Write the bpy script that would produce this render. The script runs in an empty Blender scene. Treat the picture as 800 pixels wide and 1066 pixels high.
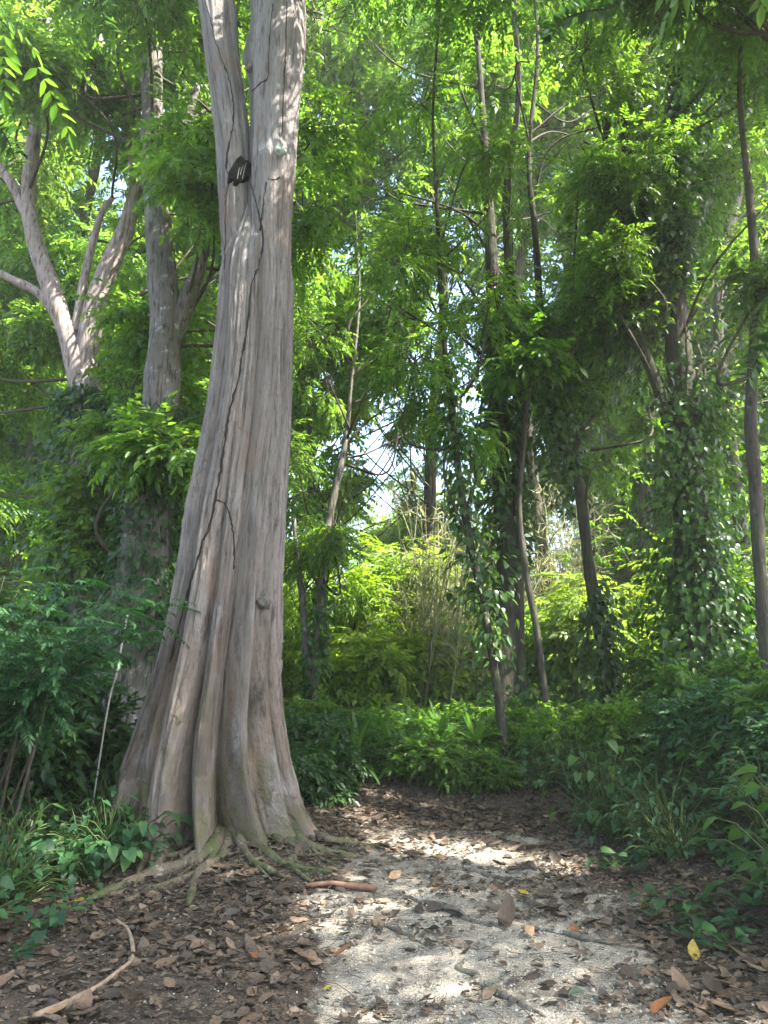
import bpy, math
import numpy as np
from mathutils import Vector
from mathutils.bvhtree import BVHTree

RNG = np.random.default_rng(20240611)
SC = bpy.context.scene
COL = SC.collection
PI = math.pi

# ------------------------------------------------------------------ camera
CAM_H, PITCH, FPX = 1.5, math.radians(12.2), 770.0      # focal length in pixels of the 800x1066 photograph
cp, sp = math.cos(PITCH), math.sin(PITCH)
def W(px, py, Y):
    """Point at depth Y metres in front of the camera that stands where the photo shows (px, py)."""
    dx, dy = (px - 400.0) / FPX, (533.0 - py) / FPX
    t = Y / (cp - sp * dy)
    return np.array([dx * t, Y, CAM_H + t * (sp + cp * dy)])
def M_PER_PX(py, Y):
    return Y / (cp - sp * (533.0 - py) / FPX) / FPX

SUN = np.array([0.50, -0.22, 0.85]); SUN /= np.linalg.norm(SUN)

# ------------------------------------------------------------------ noise
def _hash(ix, iy, iz, seed):
    h = (ix.astype(np.int64) * 374761393 + iy.astype(np.int64) * 668265263 + iz.astype(np.int64) * 2147483647 + seed * 1274126177) & 0xFFFFFFFF
    h = ((h ^ (h >> 13)) * 1274126177) & 0xFFFFFFFF
    h = h ^ (h >> 16)
    return (h & 0xFFFF) / 65535.0
def vnoise(x, y, z, seed=0):
    x, y, z = np.broadcast_arrays(np.asarray(x, float), np.asarray(y, float), np.asarray(z, float))
    ix, iy, iz = np.floor(x), np.floor(y), np.floor(z)
    fx, fy, fz = x - ix, y - iy, z - iz
    fx, fy, fz = [f * f * (3 - 2 * f) for f in (fx, fy, fz)]
    r = 0
    for a in (0, 1):
        for b in (0, 1):
            for c in (0, 1):
                wgt = (fx if a else 1 - fx) * (fy if b else 1 - fy) * (fz if c else 1 - fz)
                r = r + wgt * _hash(ix + a, iy + b, iz + c, seed)
    return r * 2 - 1
def fbm(x, y, z, seed=0, o=3):
    r, a = 0, 1.0
    for k in range(o):
        r = r + a * vnoise(np.asarray(x) * 2 ** k, np.asarray(y) * 2 ** k, np.asarray(z) * 2 ** k, seed + k); a *= .5
    return r
def sst(a, b, x):
    t = np.clip((x - a) / (b - a), 0, 1); return t * t * (3 - 2 * t)

# ------------------------------------------------------------------ terrain
HX, HY = -1.42, 6.9                     # foot of the old tree
def gh(x, y):
    x = np.asarray(x, float); y = np.asarray(y, float)
    h = 0.22 * np.exp(-((x - HX) ** 2 + (y - HY) ** 2) / 1.25 ** 2)
    bank = sst(1.75, 4.2, x + 0.15 * vnoise(x * .8, y * .8, 0, 5)) * 0.85
    back = sst(7.6, 9.6, y + 0.25 * vnoise(x * .9, y * .5, 0, 9) + 0.1 * x) * 0.48
    left = sst(-2.3, -4.5, x) * 0.25
    h = h + np.maximum(bank * sst(1.0, 4.0, y), back) + left * .6
    near = np.exp(-((x) ** 2 + (y - 6) ** 2) / 400)
    h = h + near * (0.035 * vnoise(x * 1.3, y * 1.3, 0, 1) + 0.014 * vnoise(x * 4, y * 4, 0, 2))
    return h + 0.8 * (1 - near) * vnoise(x * .03, y * .03, 0, 3)
def path_mask(x, y):
    c = 0.36 + 0.055 * y
    half = 1.02 + 0.02 * y
    d = np.abs(x - c) / half + .22 * vnoise(x * 1.7, y * 1.7, 0, 21) + .12 * vnoise(x * 5, y * 5, 0, 22)
    m = 1 - sst(.62, 1.12, d)
    return m * (1 - sst(7.2, 8.0, y + .2 * vnoise(x * 2, y, 0, 4)))
def G(px, py, lift=0.0):
    """Ground point the photo shows at (px, py)."""
    o = np.array([0, 0, CAM_H]); d = W(px, py, 1.0) - o
    t = 1.5
    for _ in range(4000):
        p = o + d * t
        if p[2] <= gh(p[0], p[1]): break
        t += .01
    p[2] = float(gh(p[0], p[1])) + lift
    return p

# ------------------------------------------------------------------ node materials
class Mat:
    def __init__(s, name):
        s.m = bpy.data.materials.new(name); s.m.use_nodes = True
        s.nt = s.m.node_tree; s.nt.nodes.clear()
        s.out = s.nt.nodes.new('ShaderNodeOutputMaterial')
    def n(s, t, props=None, **ins):
        nd = s.nt.nodes.new('ShaderNode' + t)
        for k, v in (props or {}).items(): setattr(nd, k, v)
        for k, v in ins.items():
            key = k.replace('_', ' ')
            sock = nd.inputs[int(k[1:])] if k[0] == 'i' and k[1:].isdigit() else nd.inputs[key]
            if hasattr(v, 'links'): s.nt.links.new(v, sock)
            else: sock.default_value = v
        return nd
    def noise(s, vec, scale, detail=3, rough=.55, dist=0.0):
        return s.n('TexNoise', Vector=vec, Scale=scale, Detail=detail, Roughness=rough, Distortion=dist).outputs['Fac']
    def ramp(s, fac, stops, interp='LINEAR'):
        r = s.n('ValToRGB', Fac=fac); e = r.color_ramp.elements; r.color_ramp.interpolation = interp
        while len(e) < len(stops): e.new(.5)
        for k, (p, c) in enumerate(stops):
            e[k].position = p; e[k].color = (c[0], c[1], c[2], 1) if hasattr(c, '__len__') else (c, c, c, 1)
        return r.outputs['Color']
    def mix(s, fac, a, b, mode='MIX'):
        nd = s.nt.nodes.new('ShaderNodeMix'); nd.data_type = 'RGBA'; nd.blend_type = mode
        for sock, v in ((nd.inputs[0], fac), (nd.inputs[6], a), (nd.inputs[7], b)):
            if hasattr(v, 'links'): s.nt.links.new(v, sock)
            elif hasattr(v, '__len__'): sock.default_value = (v[0], v[1], v[2], 1)
            else: sock.default_value = v if sock == nd.inputs[0] else (v, v, v, 1)
        return nd.outputs[2]
    def math(s, op, a, b=0.0):
        return s.n('Math', {'operation': op}, i0=a, i1=b).outputs[0]
    def map(s, vec, scale):
        return s.n('Mapping', Vector=vec, Scale=scale).outputs[0]
    def bump(s, h, strength, dist, normal=None):
        b = s.n('Bump', Height=h, Strength=strength, Distance=dist)
        if normal is not None: s.nt.links.new(normal, b.inputs['Normal'])
        return b.outputs[0]
    def surf(s, sh): s.nt.links.new(sh, s.out.inputs['Surface']); return s.m

def leaf_mat(name, cols, trans, mixf=.5, rough=.42, spec=.4, big=.5):
    m = Mat(name)
    rnd = m.n('NewGeometry').outputs['Random Per Island']
    oi = m.n('ObjectInfo').outputs['Random']
    pos = m.n('NewGeometry').outputs['Position']
    c = m.ramp(rnd, [(k / (len(cols) - 1), col) for k, col in enumerate(cols)])
    nz = m.noise(pos, big, 2)
    hsv = m.n('HueSaturation', Color=c, Hue=m.math('ADD', .485, m.math('MULTIPLY', nz, .03)),
              Saturation=m.math('ADD', .9, m.math('MULTIPLY', oi, .15)), Value=m.math('ADD', .75, m.math('MULTIPLY', nz, .5))).outputs[0]
    b = m.n('BsdfPrincipled', Base_Color=hsv, Roughness=rough, Specular_IOR_Level=spec).outputs[0]
    tcol = m.mix(1.0, hsv, trans, 'MULTIPLY')
    t = m.n('BsdfTranslucent', Color=tcol).outputs[0]
    return m.surf(m.n('MixShader', Fac=mixf, i1=b, i2=t).outputs[0])

def bark_mat(name, c1, c2, dark, moss=0.0, lich=(.42, .40, .38), zs=.16):
    m = Mat(name)
    oc = m.n('TexCoord').outputs['Object']
    v = m.map(oc, (1, 1, zs))
    st = m.noise(v, 26, 6, .62, .3)
    bl = m.noise(oc, 3.1, 4)
    c = m.mix(m.ramp(bl, [(.35, 0), (.65, 1)]), c1, c2)
    c = m.mix(m.ramp(m.noise(oc, 7, 5, .7), [(.58, 0), (.68, 1)]), c, lich)
    c = m.mix(m.ramp(st, [(.36, 1), (.5, 0)]), c, dark)
    if moss: c = m.mix(m.math('MULTIPLY', m.ramp(m.noise(oc, 2.3, 4), [(.45, 0), (.6, 1)]), moss), c, (.06, .085, .025))
    nb = m.bump(st, .8, .03)
    nb = m.bump(m.noise(oc, 60, 3), .4, .008, nb)
    return m.surf(m.n('BsdfPrincipled', Base_Color=c, Roughness=.9, Specular_IOR_Level=.15, Normal=nb).outputs[0])

def plain(name, c, rough=.9, c2=None, scale=20):
    m = Mat(name)
    oc = m.n('TexCoord').outputs['Object']
    nz = m.noise(oc, scale, 4)
    col = m.mix(m.ramp(nz, [(.35, 0), (.65, 1)]), c, c2 or tuple(k * .6 for k in c))
    return m.surf(m.n('BsdfPrincipled', Base_Color=col, Roughness=rough, Specular_IOR_Level=.2, Normal=m.bump(nz, .5, .01)).outputs[0])

G1, G2, G3, G4 = (.035, .085, .014), (.05, .12, .016), (.075, .16, .018), (.11, .19, .02)
TR = (2.9, 2.65, 1.2)
L_CAN = leaf_mat('leaf_canopy', [G1, G2, G3, G3, G4], TR, .56)
L_MID = leaf_mat('leaf_middle', [(.03, .08, .016), (.045, .11, .018), (.055, .125, .018), (.08, .16, .02)], TR, .55)
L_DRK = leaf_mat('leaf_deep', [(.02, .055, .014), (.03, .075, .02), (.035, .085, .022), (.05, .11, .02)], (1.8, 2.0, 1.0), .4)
L_BRT = leaf_mat('leaf_bright', [(.09, .17, .02), (.12, .2, .022), (.16, .23, .03)], (2.2, 2.1, .9), .55)
L_IVY = leaf_mat('leaf_ivy', [(.025, .065, .014), (.035, .09, .016), (.05, .115, .018), (.075, .14, .02)], (2.0, 2.1, 1.0), .4, .33, .5)
L_GRD = leaf_mat('leaf_ground', [(.018, .06, .024), (.028, .085, .032), (.035, .1, .034), (.055, .13, .03)], (1.6, 1.9, 1.0), .35, .5, .35)
L_STR = leaf_mat('leaf_straw', [(.13, .17, .06), (.2, .2, .11), (.24, .22, .15), (.11, .17, .035)], (1.6, 1.5, 1.1), .45, .6, .2)
L_ROS = leaf_mat('leaf_strap', [(.025, .07, .014), (.04, .1, .018), (.065, .13, .025)], (2.0, 2.1, 1.0), .4, .3, .5)

def litter_mat(name, cols):
    m = Mat(name)
    g = m.n('NewGeometry')
    c = m.ramp(g.outputs['Random Per Island'], [(k / (len(cols) - 1), col) for k, col in enumerate(cols)])
    nz = m.noise(g.outputs['Position'], 55, 4, .7)
    c = m.mix(m.ramp(nz, [(.35, .55), (.7, 0)]), c, (.03, .022, .016))
    b = m.n('BsdfPrincipled', Base_Color=c, Roughness=.62, Specular_IOR_Level=.35, Normal=m.bump(nz, .5, .006)).outputs[0]
    t = m.n('BsdfTranslucent', Color=c).outputs[0]
    return m.surf(m.n('MixShader', Fac=.15, i1=b, i2=t).outputs[0])
LITTER = litter_mat('leaf_litter', [(.05, .037, .029), (.11, .075, .055), (.06, .045, .037), (.17, .11, .072), (.045, .035, .028), (.14, .115, .095), (.22, .14, .085), (.08, .055, .04), (.3, .22, .15), (.12, .09, .07), (.035, .028, .023)])
F_BROWN = litter_mat('leaf_fallen_brown', [(.2, .13, .09), (.24, .15, .1)])
F_RUST = litter_mat('leaf_fallen_rust', [(.28, .11, .035), (.32, .13, .05)])
F_YEL = litter_mat('leaf_fallen_yellow', [(.42, .32, .04), (.46, .34, .05)])
F_GRN = litter_mat('leaf_fallen_green', [(.1, .15, .1), (.12, .17, .12)])
F_TAN = litter_mat('leaf_fallen_tan', [(.38, .24, .13), (.42, .27, .15)])

BARK_PALE = bark_mat('bark_pale', (.36, .29, .26), (.27, .22, .2), (.11, .085, .07), .15)
BARK_GREY = bark_mat('bark_grey', (.2, .18, .165), (.14, .125, .11), (.05, .045, .04), .3)
BARK_DARK = bark_mat('bark_dark', (.065, .054, .047), (.045, .038, .032), (.018, .016, .014), .35, (.12, .11, .1))
BARK_SLIM = bark_mat('bark_slim', (.1, .082, .07), (.07, .06, .052), (.03, .026, .022), .25, (.17, .155, .14))
BARK_ROOT = bark_mat('bark_root', (.17, .135, .1), (.12, .1, .07), (.06, .048, .038), .75)
BARK_PROOT = bark_mat('bark_path_root', (.17, .15, .13), (.12, .11, .095), (.05, .04, .035), .15)
TWIG = plain('twig_brown', (.075, .062, .045))
STEM_G = plain('stem_green', (.07, .1, .03), .6)
VINE = plain('vine_dark', (.035, .028, .025), .9)
STICK = plain('stick_tan', (.34, .25, .18), .8, (.2, .15, .11))
STICK_R = plain('stick_red', (.2, .11, .075), .8)
STICK_W = plain('stick_white', (.6, .58, .52), .7, (.45, .42, .38))
HOLLOW_SHADE = plain('hollow_painted_shade', (.012, .011, .01), 1.0)  # near-black colour standing in for the shade inside the fork hollow
LICHEN = plain('knot_lichen', (.4, .46, .42), .9, (.27, .3, .27))
TIMBER = plain('timber_cream', (.62, .5, .32), .7, (.5, .4, .26), 6)

def hero_mat():
    m = Mat('bark_old_tree')
    uv = m.n('UVMap').outputs['UV']; oc = m.n('TexCoord').outputs['Object']
    s = m.n('SeparateXYZ', Vector=oc).outputs['Z']
    v = m.map(uv, (1, .08, 1))
    st = m.noise(v, 24, 8, .7, .3)
    wv = m.n('VectorMath', {'operation': 'ADD'}, i0=m.map(uv, (1, .13, 1)), i1=m.n('VectorMath', {'operation': 'SCALE'}, i0=m.n('TexNoise', Vector=m.map(uv, (1, .4, 1)), Scale=6, Detail=4).outputs['Color'], Scale=.16).outputs[0]).outputs[0]
    ck = m.n('TexVoronoi', {'feature': 'DISTANCE_TO_EDGE'}, Vector=wv, Scale=8.5).outputs['Distance']
    pc = m.n('TexVoronoi', Vector=wv, Scale=8.5).outputs['Color']
    crk = m.math('MULTIPLY', m.ramp(ck, [(0, 1), (.05, 0)]), m.ramp(m.noise(oc, 1.9, 4), [(.5, 0), (.7, 1)]))
    st2 = m.noise(m.map(uv, (1, .035, 1)), 7, 4, .55, .2)
    bl = m.noise(m.map(oc, (1, 1, .45)), 2.6, 5, .6)
    low = m.ramp(m.math('DIVIDE', m.math('ADD', s, m.math('MULTIPLY', m.noise(m.map(uv, (1, .12, 1)), 3.5, 3), 2.6)), 7.0), [(.16, 1), (.68, 0)])
    grey = m.mix(m.ramp(st2, [(.38, 0), (.62, 1)]), (.18, .157, .147), (.38, .345, .33))
    brown = m.mix(m.ramp(st2, [(.36, 0), (.6, 1)]), (.09, .067, .052), (.28, .2, .15))
    c = m.mix(low, grey, brown)
    c = m.mix(m.ramp(bl, [(.55, 0), (.68, .6)]), c, (.4, .37, .365))
    c = m.mix(m.ramp(m.noise(m.map(uv, (1, .3, 1)), 34, 5, .7), [(.3, .6), (.5, 0), (.62, 0), (.8, .5)]), c, (.13, .105, .095))
    c = m.mix(m.ramp(m.noise(m.map(oc, (1, 1, .3)), 3.3, 3), [(.56, 0), (.7, .55)]), c, (.27, .145, .085))
    c = m.mix(m.ramp(st, [(.36, .9), (.49, 0)]), c, (.06, .047, .04))
    c = m.mix(m.ramp(m.noise(oc, 38, 4, .7), [(.6, 0), (.75, .45)]), c, (.12, .1, .09))
    mo = m.math('MULTIPLY', m.ramp(m.math('DIVIDE', s, 1.5), [(0, .75), (1, 0)]), m.ramp(m.noise(oc, 4, 5, .6), [(.46, 0), (.62, 1)]))
    c = m.mix(m.math('MULTIPLY', m.n('SeparateColor', Color=pc).outputs[0], .35), c, (.36, .325, .305))
    c = m.mix(m.math('MULTIPLY', crk, .4), c, (.05, .042, .036))
    c = m.mix(mo, c, (.13, .13, .06))
    nb = m.bump(st, 1.0, .06)
    nb = m.bump(crk, .7, -.025, nb)
    nb = m.bump(m.noise(m.map(uv, (1, .25, 1)), 60, 4, .6), .8, .018, nb)
    return m.surf(m.n('BsdfPrincipled', Base_Color=c, Roughness=.88, Specular_IOR_Level=.2, Normal=nb).outputs[0])
BARK_HERO = hero_mat()

def ground_mat():
    m = Mat('forest_floor')
    oc = m.n('TexCoord').outputs['Object']
    pm = m.n('Attribute', {'attribute_name': 'gravel'}).outputs['Fac']
    soil = m.ramp(m.noise(oc, 14, 6, .7), [(.3, (.04, .031, .024)), (.55, (.085, .064, .05)), (.75, (.15, .115, .09))])
    vor = m.n('TexVoronoi', Vector=oc, Scale=95)
    vor2 = m.n('TexVoronoi', Vector=oc, Scale=210)
    gr = m.ramp(m.n('SeparateColor', Color=vor.outputs['Color']).outputs[0], [(0, (.15, .125, .095)), (.4, (.34, .295, .235)), (.8, (.48, .425, .345)), (1, (.6, .55, .47))])
    gr2 = m.ramp(m.n('SeparateColor', Color=vor2.outputs['Color']).outputs[0], [(0, (.18, .155, .12)), (1, (.48, .43, .355))])
    gr = m.mix(.45, gr, gr2)
    gr = m.mix(m.ramp(m.noise(oc, 2.2, 5, .65), [(.4, 0), (.7, .75)]), gr, (.12, .1, .082))
    e = m.math('ADD', pm, m.math('MULTIPLY', m.math('SUBTRACT', m.noise(oc, 11, 7, .8), .5), 1.9))
    f = m.ramp(e, [(.36, 0), (.62, 1)])
    # loose pale grains lying in the soil
    spk = m.ramp(m.n('SeparateColor', Color=vor.outputs['Color']).outputs[1], [(.9, 0), (.93, 1)])
    f2 = m.math('MAXIMUM', f, m.math('MULTIPLY', spk, .4))
    c = m.mix(f2, soil, gr)
    h = m.math('ADD', m.math('MULTIPLY', vor.outputs['Distance'], -.6), m.noise(oc, 30, 5, .7))
    nb = m.bump(h, .9, .02)
    return m.surf(m.n('BsdfPrincipled', Base_Color=c, Roughness=.95, Specular_IOR_Level=.15, Normal=nb).outputs[0])
GROUND = ground_mat()
PEBBLE = (lambda m: m.surf(m.n('BsdfPrincipled', Base_Color=m.ramp(m.n('NewGeometry').outputs['Random Per Island'], [(0, (.13, .12, .1)), (.4, (.3, .28, .25)), (1, (.55, .52, .48))]), Roughness=.85).outputs[0]))(Mat('pebble'))

# ------------------------------------------------------------------ mesh helpers
class Cloud:
    """Collects quads; build() links them as one mesh object."""
    def __init__(s): s.v, s.f, s.k = [], [], 0
    def add(s, v, f):
        s.v.append(np.asarray(v, np.float32).reshape(-1, 3)); s.f.append(np.asarray(f, np.int32).reshape(-1, 4) + s.k); s.k += len(s.v[-1])
    def build(s, name, mat, parent=None, smooth=False, origin=None):
        v = np.concatenate(s.v); f = np.concatenate(s.f)
        if origin is not None: v = v - np.asarray(origin, np.float32)
        me = bpy.data.meshes.new(name)
        me.vertices.add(len(v)); me.vertices.foreach_set('co', v.ravel())
        me.loops.add(f.size); me.loops.foreach_set('vertex_index', f.ravel())
        me.polygons.add(len(f)); me.polygons.foreach_set('loop_start', np.arange(0, f.size, 4, dtype=np.int32))
        if smooth: me.polygons.foreach_set('use_smooth', np.ones(len(f), bool))
        me.update(calc_edges=True)
        me.materials.append(mat)
        o = bpy.data.objects.new(name, me); COL.objects.link(o)
        if parent is not None: o.parent = parent
        elif origin is not None: o.location = Vector(origin)
        return o

def tag(o, label, cat, group=None, kind=None):
    if label: o['label'] = label
    if cat: o['category'] = cat
    if group: o['group'] = group
    if kind: o['kind'] = kind
    return o
def thing(name, label, cat, loc, group=None):
    o = bpy.data.objects.new(name, None); COL.objects.link(o)
    o.location = Vector([float(k) for k in loc]); o.empty_display_size = .2
    return tag(o, label, cat, group)
def copy_tree(o, parent=None):
    c = o.copy(); COL.objects.link(c)
    if parent is not None: c.parent = parent
    for ch in list(o.children): copy_tree(ch, c)
    return c

def smooth_line(pts, n=6):
    """Catmull-Rom through rows of any width."""
    p = np.asarray(pts, float); p = np.vstack([2 * p[0] - p[1], p, 2 * p[-1] - p[-2]])
    out = []
    for i in range(1, len(p) - 2):
        for k in range(n):
            t = k / n
            out.append(.5 * ((2 * p[i]) + (-p[i - 1] + p[i + 1]) * t + (2 * p[i - 1] - 5 * p[i] + 4 * p[i + 1] - p[i + 2]) * t * t + (-p[i - 1] + 3 * p[i] - 3 * p[i + 1] + p[i + 2]) * t ** 3))
    out.append(p[-2]); return np.array(out)
def norm(a): return a / np.maximum(np.linalg.norm(a, axis=-1, keepdims=True), 1e-9)

def tube(cl, pts, rad, sides=8, rough=0.0, seed=0):
    p = np.asarray(pts, float); r = np.broadcast_to(np.asarray(rad, float), (len(p),))
    t = norm(np.gradient(p, axis=0))
    ref = np.array([0, 0, 1.0]) if abs(t[0][2]) < .9 else np.array([1.0, 0, 0])
    xs = []; x = norm(np.cross(t[0], ref))
    for k in range(len(p)):
        x = norm(x - t[k] * np.dot(x, t[k])); xs.append(x)
    xs = np.array(xs); ys = np.cross(t, xs)
    a = np.linspace(0, 2 * PI, sides, endpoint=False)
    rr = r[:, None] * np.ones(sides)
    if rough:
        dirs = xs[:, None] * np.cos(a)[None, :, None] + ys[:, None] * np.sin(a)[None, :, None]
        q = p[:, None] + dirs * r[:, None, None]
        rr = rr * (1 + rough * fbm(q[..., 0] * 6, q[..., 1] * 6, q[..., 2] * 1.5, seed, 2))
    v = p[:, None] + (xs[:, None] * np.cos(a)[None, :, None] + ys[:, None] * np.sin(a)[None, :, None]) * rr[..., None]
    n = len(p); i = np.arange(n - 1)[:, None] * sides; j = np.arange(sides)[None]; j2 = (j + 1) % sides
    f = np.stack([i + j, i + j2, i + sides + j2, i + sides + j], -1).reshape(-1, 4)
    v = v.reshape(-1, 3)
    # end caps as collapsed rings
    k = len(v); v = np.vstack([v, p[-1] + t[-1] * r[-1] * .5, p[0]])
    jj = np.arange(0, sides - 1, 2)
    cap = [[(n - 1) * sides + q, (n - 1) * sides + (q + 1) % sides, (n - 1) * sides + (q + 2) % sides, k] for q in range(0, sides, 2)]
    cl.add(v, np.vstack([f, cap]))

def twigs(cl, P, r0, r1, sides=3):
    """Batch of thin tubes: P is (N, K, 3)."""
    N, K, _ = P.shape
    t = norm(np.gradient(P, axis=1))
    ref = np.where(np.abs(t[..., 2:]) > .9, np.array([1.0, 0, 0]), np.array([0, 0, 1.0]))
    x = norm(np.cross(t, ref)); y = np.cross(t, x)
    r = np.linspace(1, 0, K)[None, :, None, None] * (np.asarray(r0).reshape(-1, 1, 1, 1) - r1) + r1
    a = np.linspace(0, 2 * PI, sides, endpoint=False)
    v = P[:, :, None] + r * (x[:, :, None] * np.cos(a)[:, None] + y[:, :, None] * np.sin(a)[:, None])
    b = (np.arange(N) * K * sides)[:, None, None]; i = np.arange(K - 1)[None, :, None] * sides; j = np.arange(sides)[None, None]; j2 = (j + 1) % sides
    f = np.stack([b + i + j, b + i + j2, b + i + sides + j2, b + i + sides + j], -1)
    cl.add(v, f)

# leaf shapes: +y along the leaf, +z its upper side
def leaf6(l, w, fold=.12, droop=.1):
    h = w / 2
    v = np.array([(0, 0, 0), (h * .92, .3 * l, fold * w), (h * .72, .66 * l, fold * w - droop * l * .5), (0, l, -droop * l), (-h * .72, .66 * l, fold * w - droop * l * .5), (-h * .92, .3 * l, fold * w)])
    return v, np.array([(0, 1, 2, 3), (0, 3, 4, 5)])
def leaf4(l, w, fold=.1, droop=.1):
    h = w / 2
    return np.array([(0, 0, 0), (h, .45 * l, fold * w), (0, l, -droop * l), (-h, .45 * l, fold * w)]), np.array([(0, 1, 2, 3)])
def heart(l=1.0, w=.9, fold=.14, droop=.18):
    m = [(0, 0, 0), (0, .33, .02), (0, .68, -droop * .4), (0, 1, -droop)]
    r = [(.3, -.06, fold * .5), (.47, .26, fold), (.34, .62, fold * .6 - droop * .4), (.06, .93, -droop * .9)]
    v = [(x * w, y, z) for x, y, z in m] + [(x * w, y, z) for x, y, z in r] + [(-x * w, y, z) for x, y, z in r]
    f = []
    for k in range(3):
        f += [(k, 4 + k, 5 + k, k + 1), (k, k + 1, 9 + k, 8 + k)]
    return np.array(v) * l, np.array(f)
def curl_leaf(rng, wr=.5, n=6, m=4):
    t = np.linspace(0, 1, n)[:, None]; s = np.linspace(-1, 1, m)[None]
    wd = wr * .5 * np.sin(PI * np.clip(t, .03, .97) ** rng.uniform(.7, 1.1)) ** .8
    cl, cw, tw = rng.uniform(-1.0, 1.6), rng.uniform(.0, .9), rng.uniform(-.5, .5)
    x = s * wd; y = t + 0 * s
    z = .16 * cl * (t - .5) ** 2 * 4 * .6 + cw * (x ** 2) * 2.4 + tw * x * (t - .5) * 1.6 + rng.normal(0, .012, (n, m))
    v = np.stack([x + 0 * t, y - .5, z], -1).reshape(-1, 3)
    i = np.arange(n - 1)[:, None] * m; j = np.arange(m - 1)[None]
    return v, np.stack([i + j, i + j + 1, i + m + j + 1, i + m + j], -1).reshape(-1, 4)

def frames(d, up=None, roll=None, rng=RNG):
    y = norm(np.asarray(d, float)); N = len(y)
    u = np.broadcast_to(np.array([0, 0, 1.0]) if up is None else up, y.shape) + rng.normal(0, .02, y.shape)
    x = norm(np.cross(y, u)); z = np.cross(x, y)
    if roll is not None:
        c, s = np.cos(roll)[:, None], np.sin(roll)[:, None]
        x, z = x * c + z * s, z * c - x * s
    return np.stack([x, y, z], -1)
def place(cl, proto, M, pos, s):
    v, f = proto; N = len(pos)
    V = pos[:, None] + s[:, None, None] * np.einsum('nij,kj->nki', M, v)
    cl.add(V, f[None] + (np.arange(N) * len(v))[:, None, None])
def place_mix(cl, protos, M, pos, s, rng=RNG):
    k = rng.integers(0, len(protos), len(pos))
    for q in range(len(protos)):
        w = k == q
        if w.any(): place(cl, protos[q], M[w], pos[w], s[w])

def merge(parts):
    vs, fs, k = [], [], 0
    for v, f in parts: vs.append(v); fs.append(f + k); k += len(v)
    return np.concatenate(vs), np.concatenate(fs)
def spray(rng, n, L, leaf, ang=60, droop=.3, alt=False, tipleaf=True, jit=.25):
    """A leafy shoot: leaflets on both sides of a drooping stalk of length L."""
    parts = []
    for k in range(n):
        t = (k + 1.2) / (n + .6)
        y = L * t; z = -droop * L * t * t
        for sd in ((1, -1) if not alt else ((1,) if k % 2 else (-1,))):
            a = math.radians(ang * (1 - .35 * t)) * sd + rng.normal(0, jit * .6)
            d = np.array([[math.sin(a), math.cos(a), -.25 - droop * t + rng.normal(0, jit)]])
            M = frames(d, None, rng.normal(0, jit * 1.6, 1), rng)
            s = rng.uniform(.75, 1.15) * (1 - .35 * abs(2 * t - .9))
            v = np.array([0, y, z]) + s * (M[0] @ leaf[0].T).T
            parts.append((v, leaf[1]))
    if tipleaf:
        v = np.array([0, L, -droop * L]) + (frames(np.array([[0, 1, -.5 - droop]]), None, None, rng)[0] @ leaf[0].T).T
        parts.append((v, leaf[1]))
    return merge(parts)
r_ = np.random.default_rng(5)
S_PIN = [spray(r_, 6, .36, leaf6(.115, .045), 65, .25) for _ in range(6)]
S_CAN = [spray(r_, 5, .36, leaf6(.135, .06), 62, .25) for _ in range(6)]
S_DROOP = [spray(r_, 6, .42, leaf6(.17, .036, .1, .25), 40, .7) for _ in range(6)]
S_BROAD = [spray(r_, 8, .34, leaf6(.15, .075, .1, .15), 60, .3, True) for _ in range(6)]
S_FAR = [spray(r_, 6, .45, leaf4(.16, .07), 60, .3) for _ in range(6)]
S_FLAT = [spray(r_, 11, .75, leaf6(.19, .06, .06, .08), 62, .08, jit=.12) for _ in range(5)]
S_FERN = [spray(r_, 12, .75, leaf6(.2, .045, .1, .2), 62, .3) for _ in range(5)]

# sunbeams: gaps in the canopy through which the sun reaches these spots
BEAMS = []
def beam(p, r): BEAMS.append((np.asarray(p, float), r))
def keep(pos, pad=.12):
    k = np.ones(len(pos), bool)
    for p, r in BEAMS:
        d = pos - p; s = d @ SUN
        dist = np.linalg.norm(d - s[:, None] * SUN, axis=1)
        k &= ~((dist < r + pad) & (s > .35))
    return k

def blob_shoots(c, r, n, rng, per=6, sag=.25):
    """Twigs filling an ellipsoid and the shoots on them."""
    u = norm(rng.normal(size=(n, 3))) * (rng.random((n, 1)) ** .45)
    e = c + u * r
    st = c + (e - c) * .22 + rng.normal(0, .06, (n, 3)) - np.array([0, 0, .12])
    mid = (st + e) / 2 + rng.normal(0, .07, (n, 3)) + np.array([0, 0, .12])
    e = e - np.array([0, 0, sag]) * rng.random((n, 1))
    P = np.stack([st, st * .3 + mid * .7, mid * .6 + e * .4, e], 1)
    t = np.linspace(.3, 1, per)
    pos = []; dr = []
    ax = norm(e - st)
    side = norm(np.cross(ax, [0, 0, 1.0]))
    for k, tt in enumerate(t):
        base = (st * (1 - tt) ** 2 + 2 * mid * tt * (1 - tt) + e * tt ** 2)
        sg = 1 if k % 2 else -1
        d = ax * .7 + side * sg * (.9 if k < per - 1 else .1) + rng.normal(0, .28, (n, 3)) - np.array([0, 0, .22])
        pos.append(base); dr.append(d)
    return P, np.concatenate(pos), np.concatenate(dr)

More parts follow.
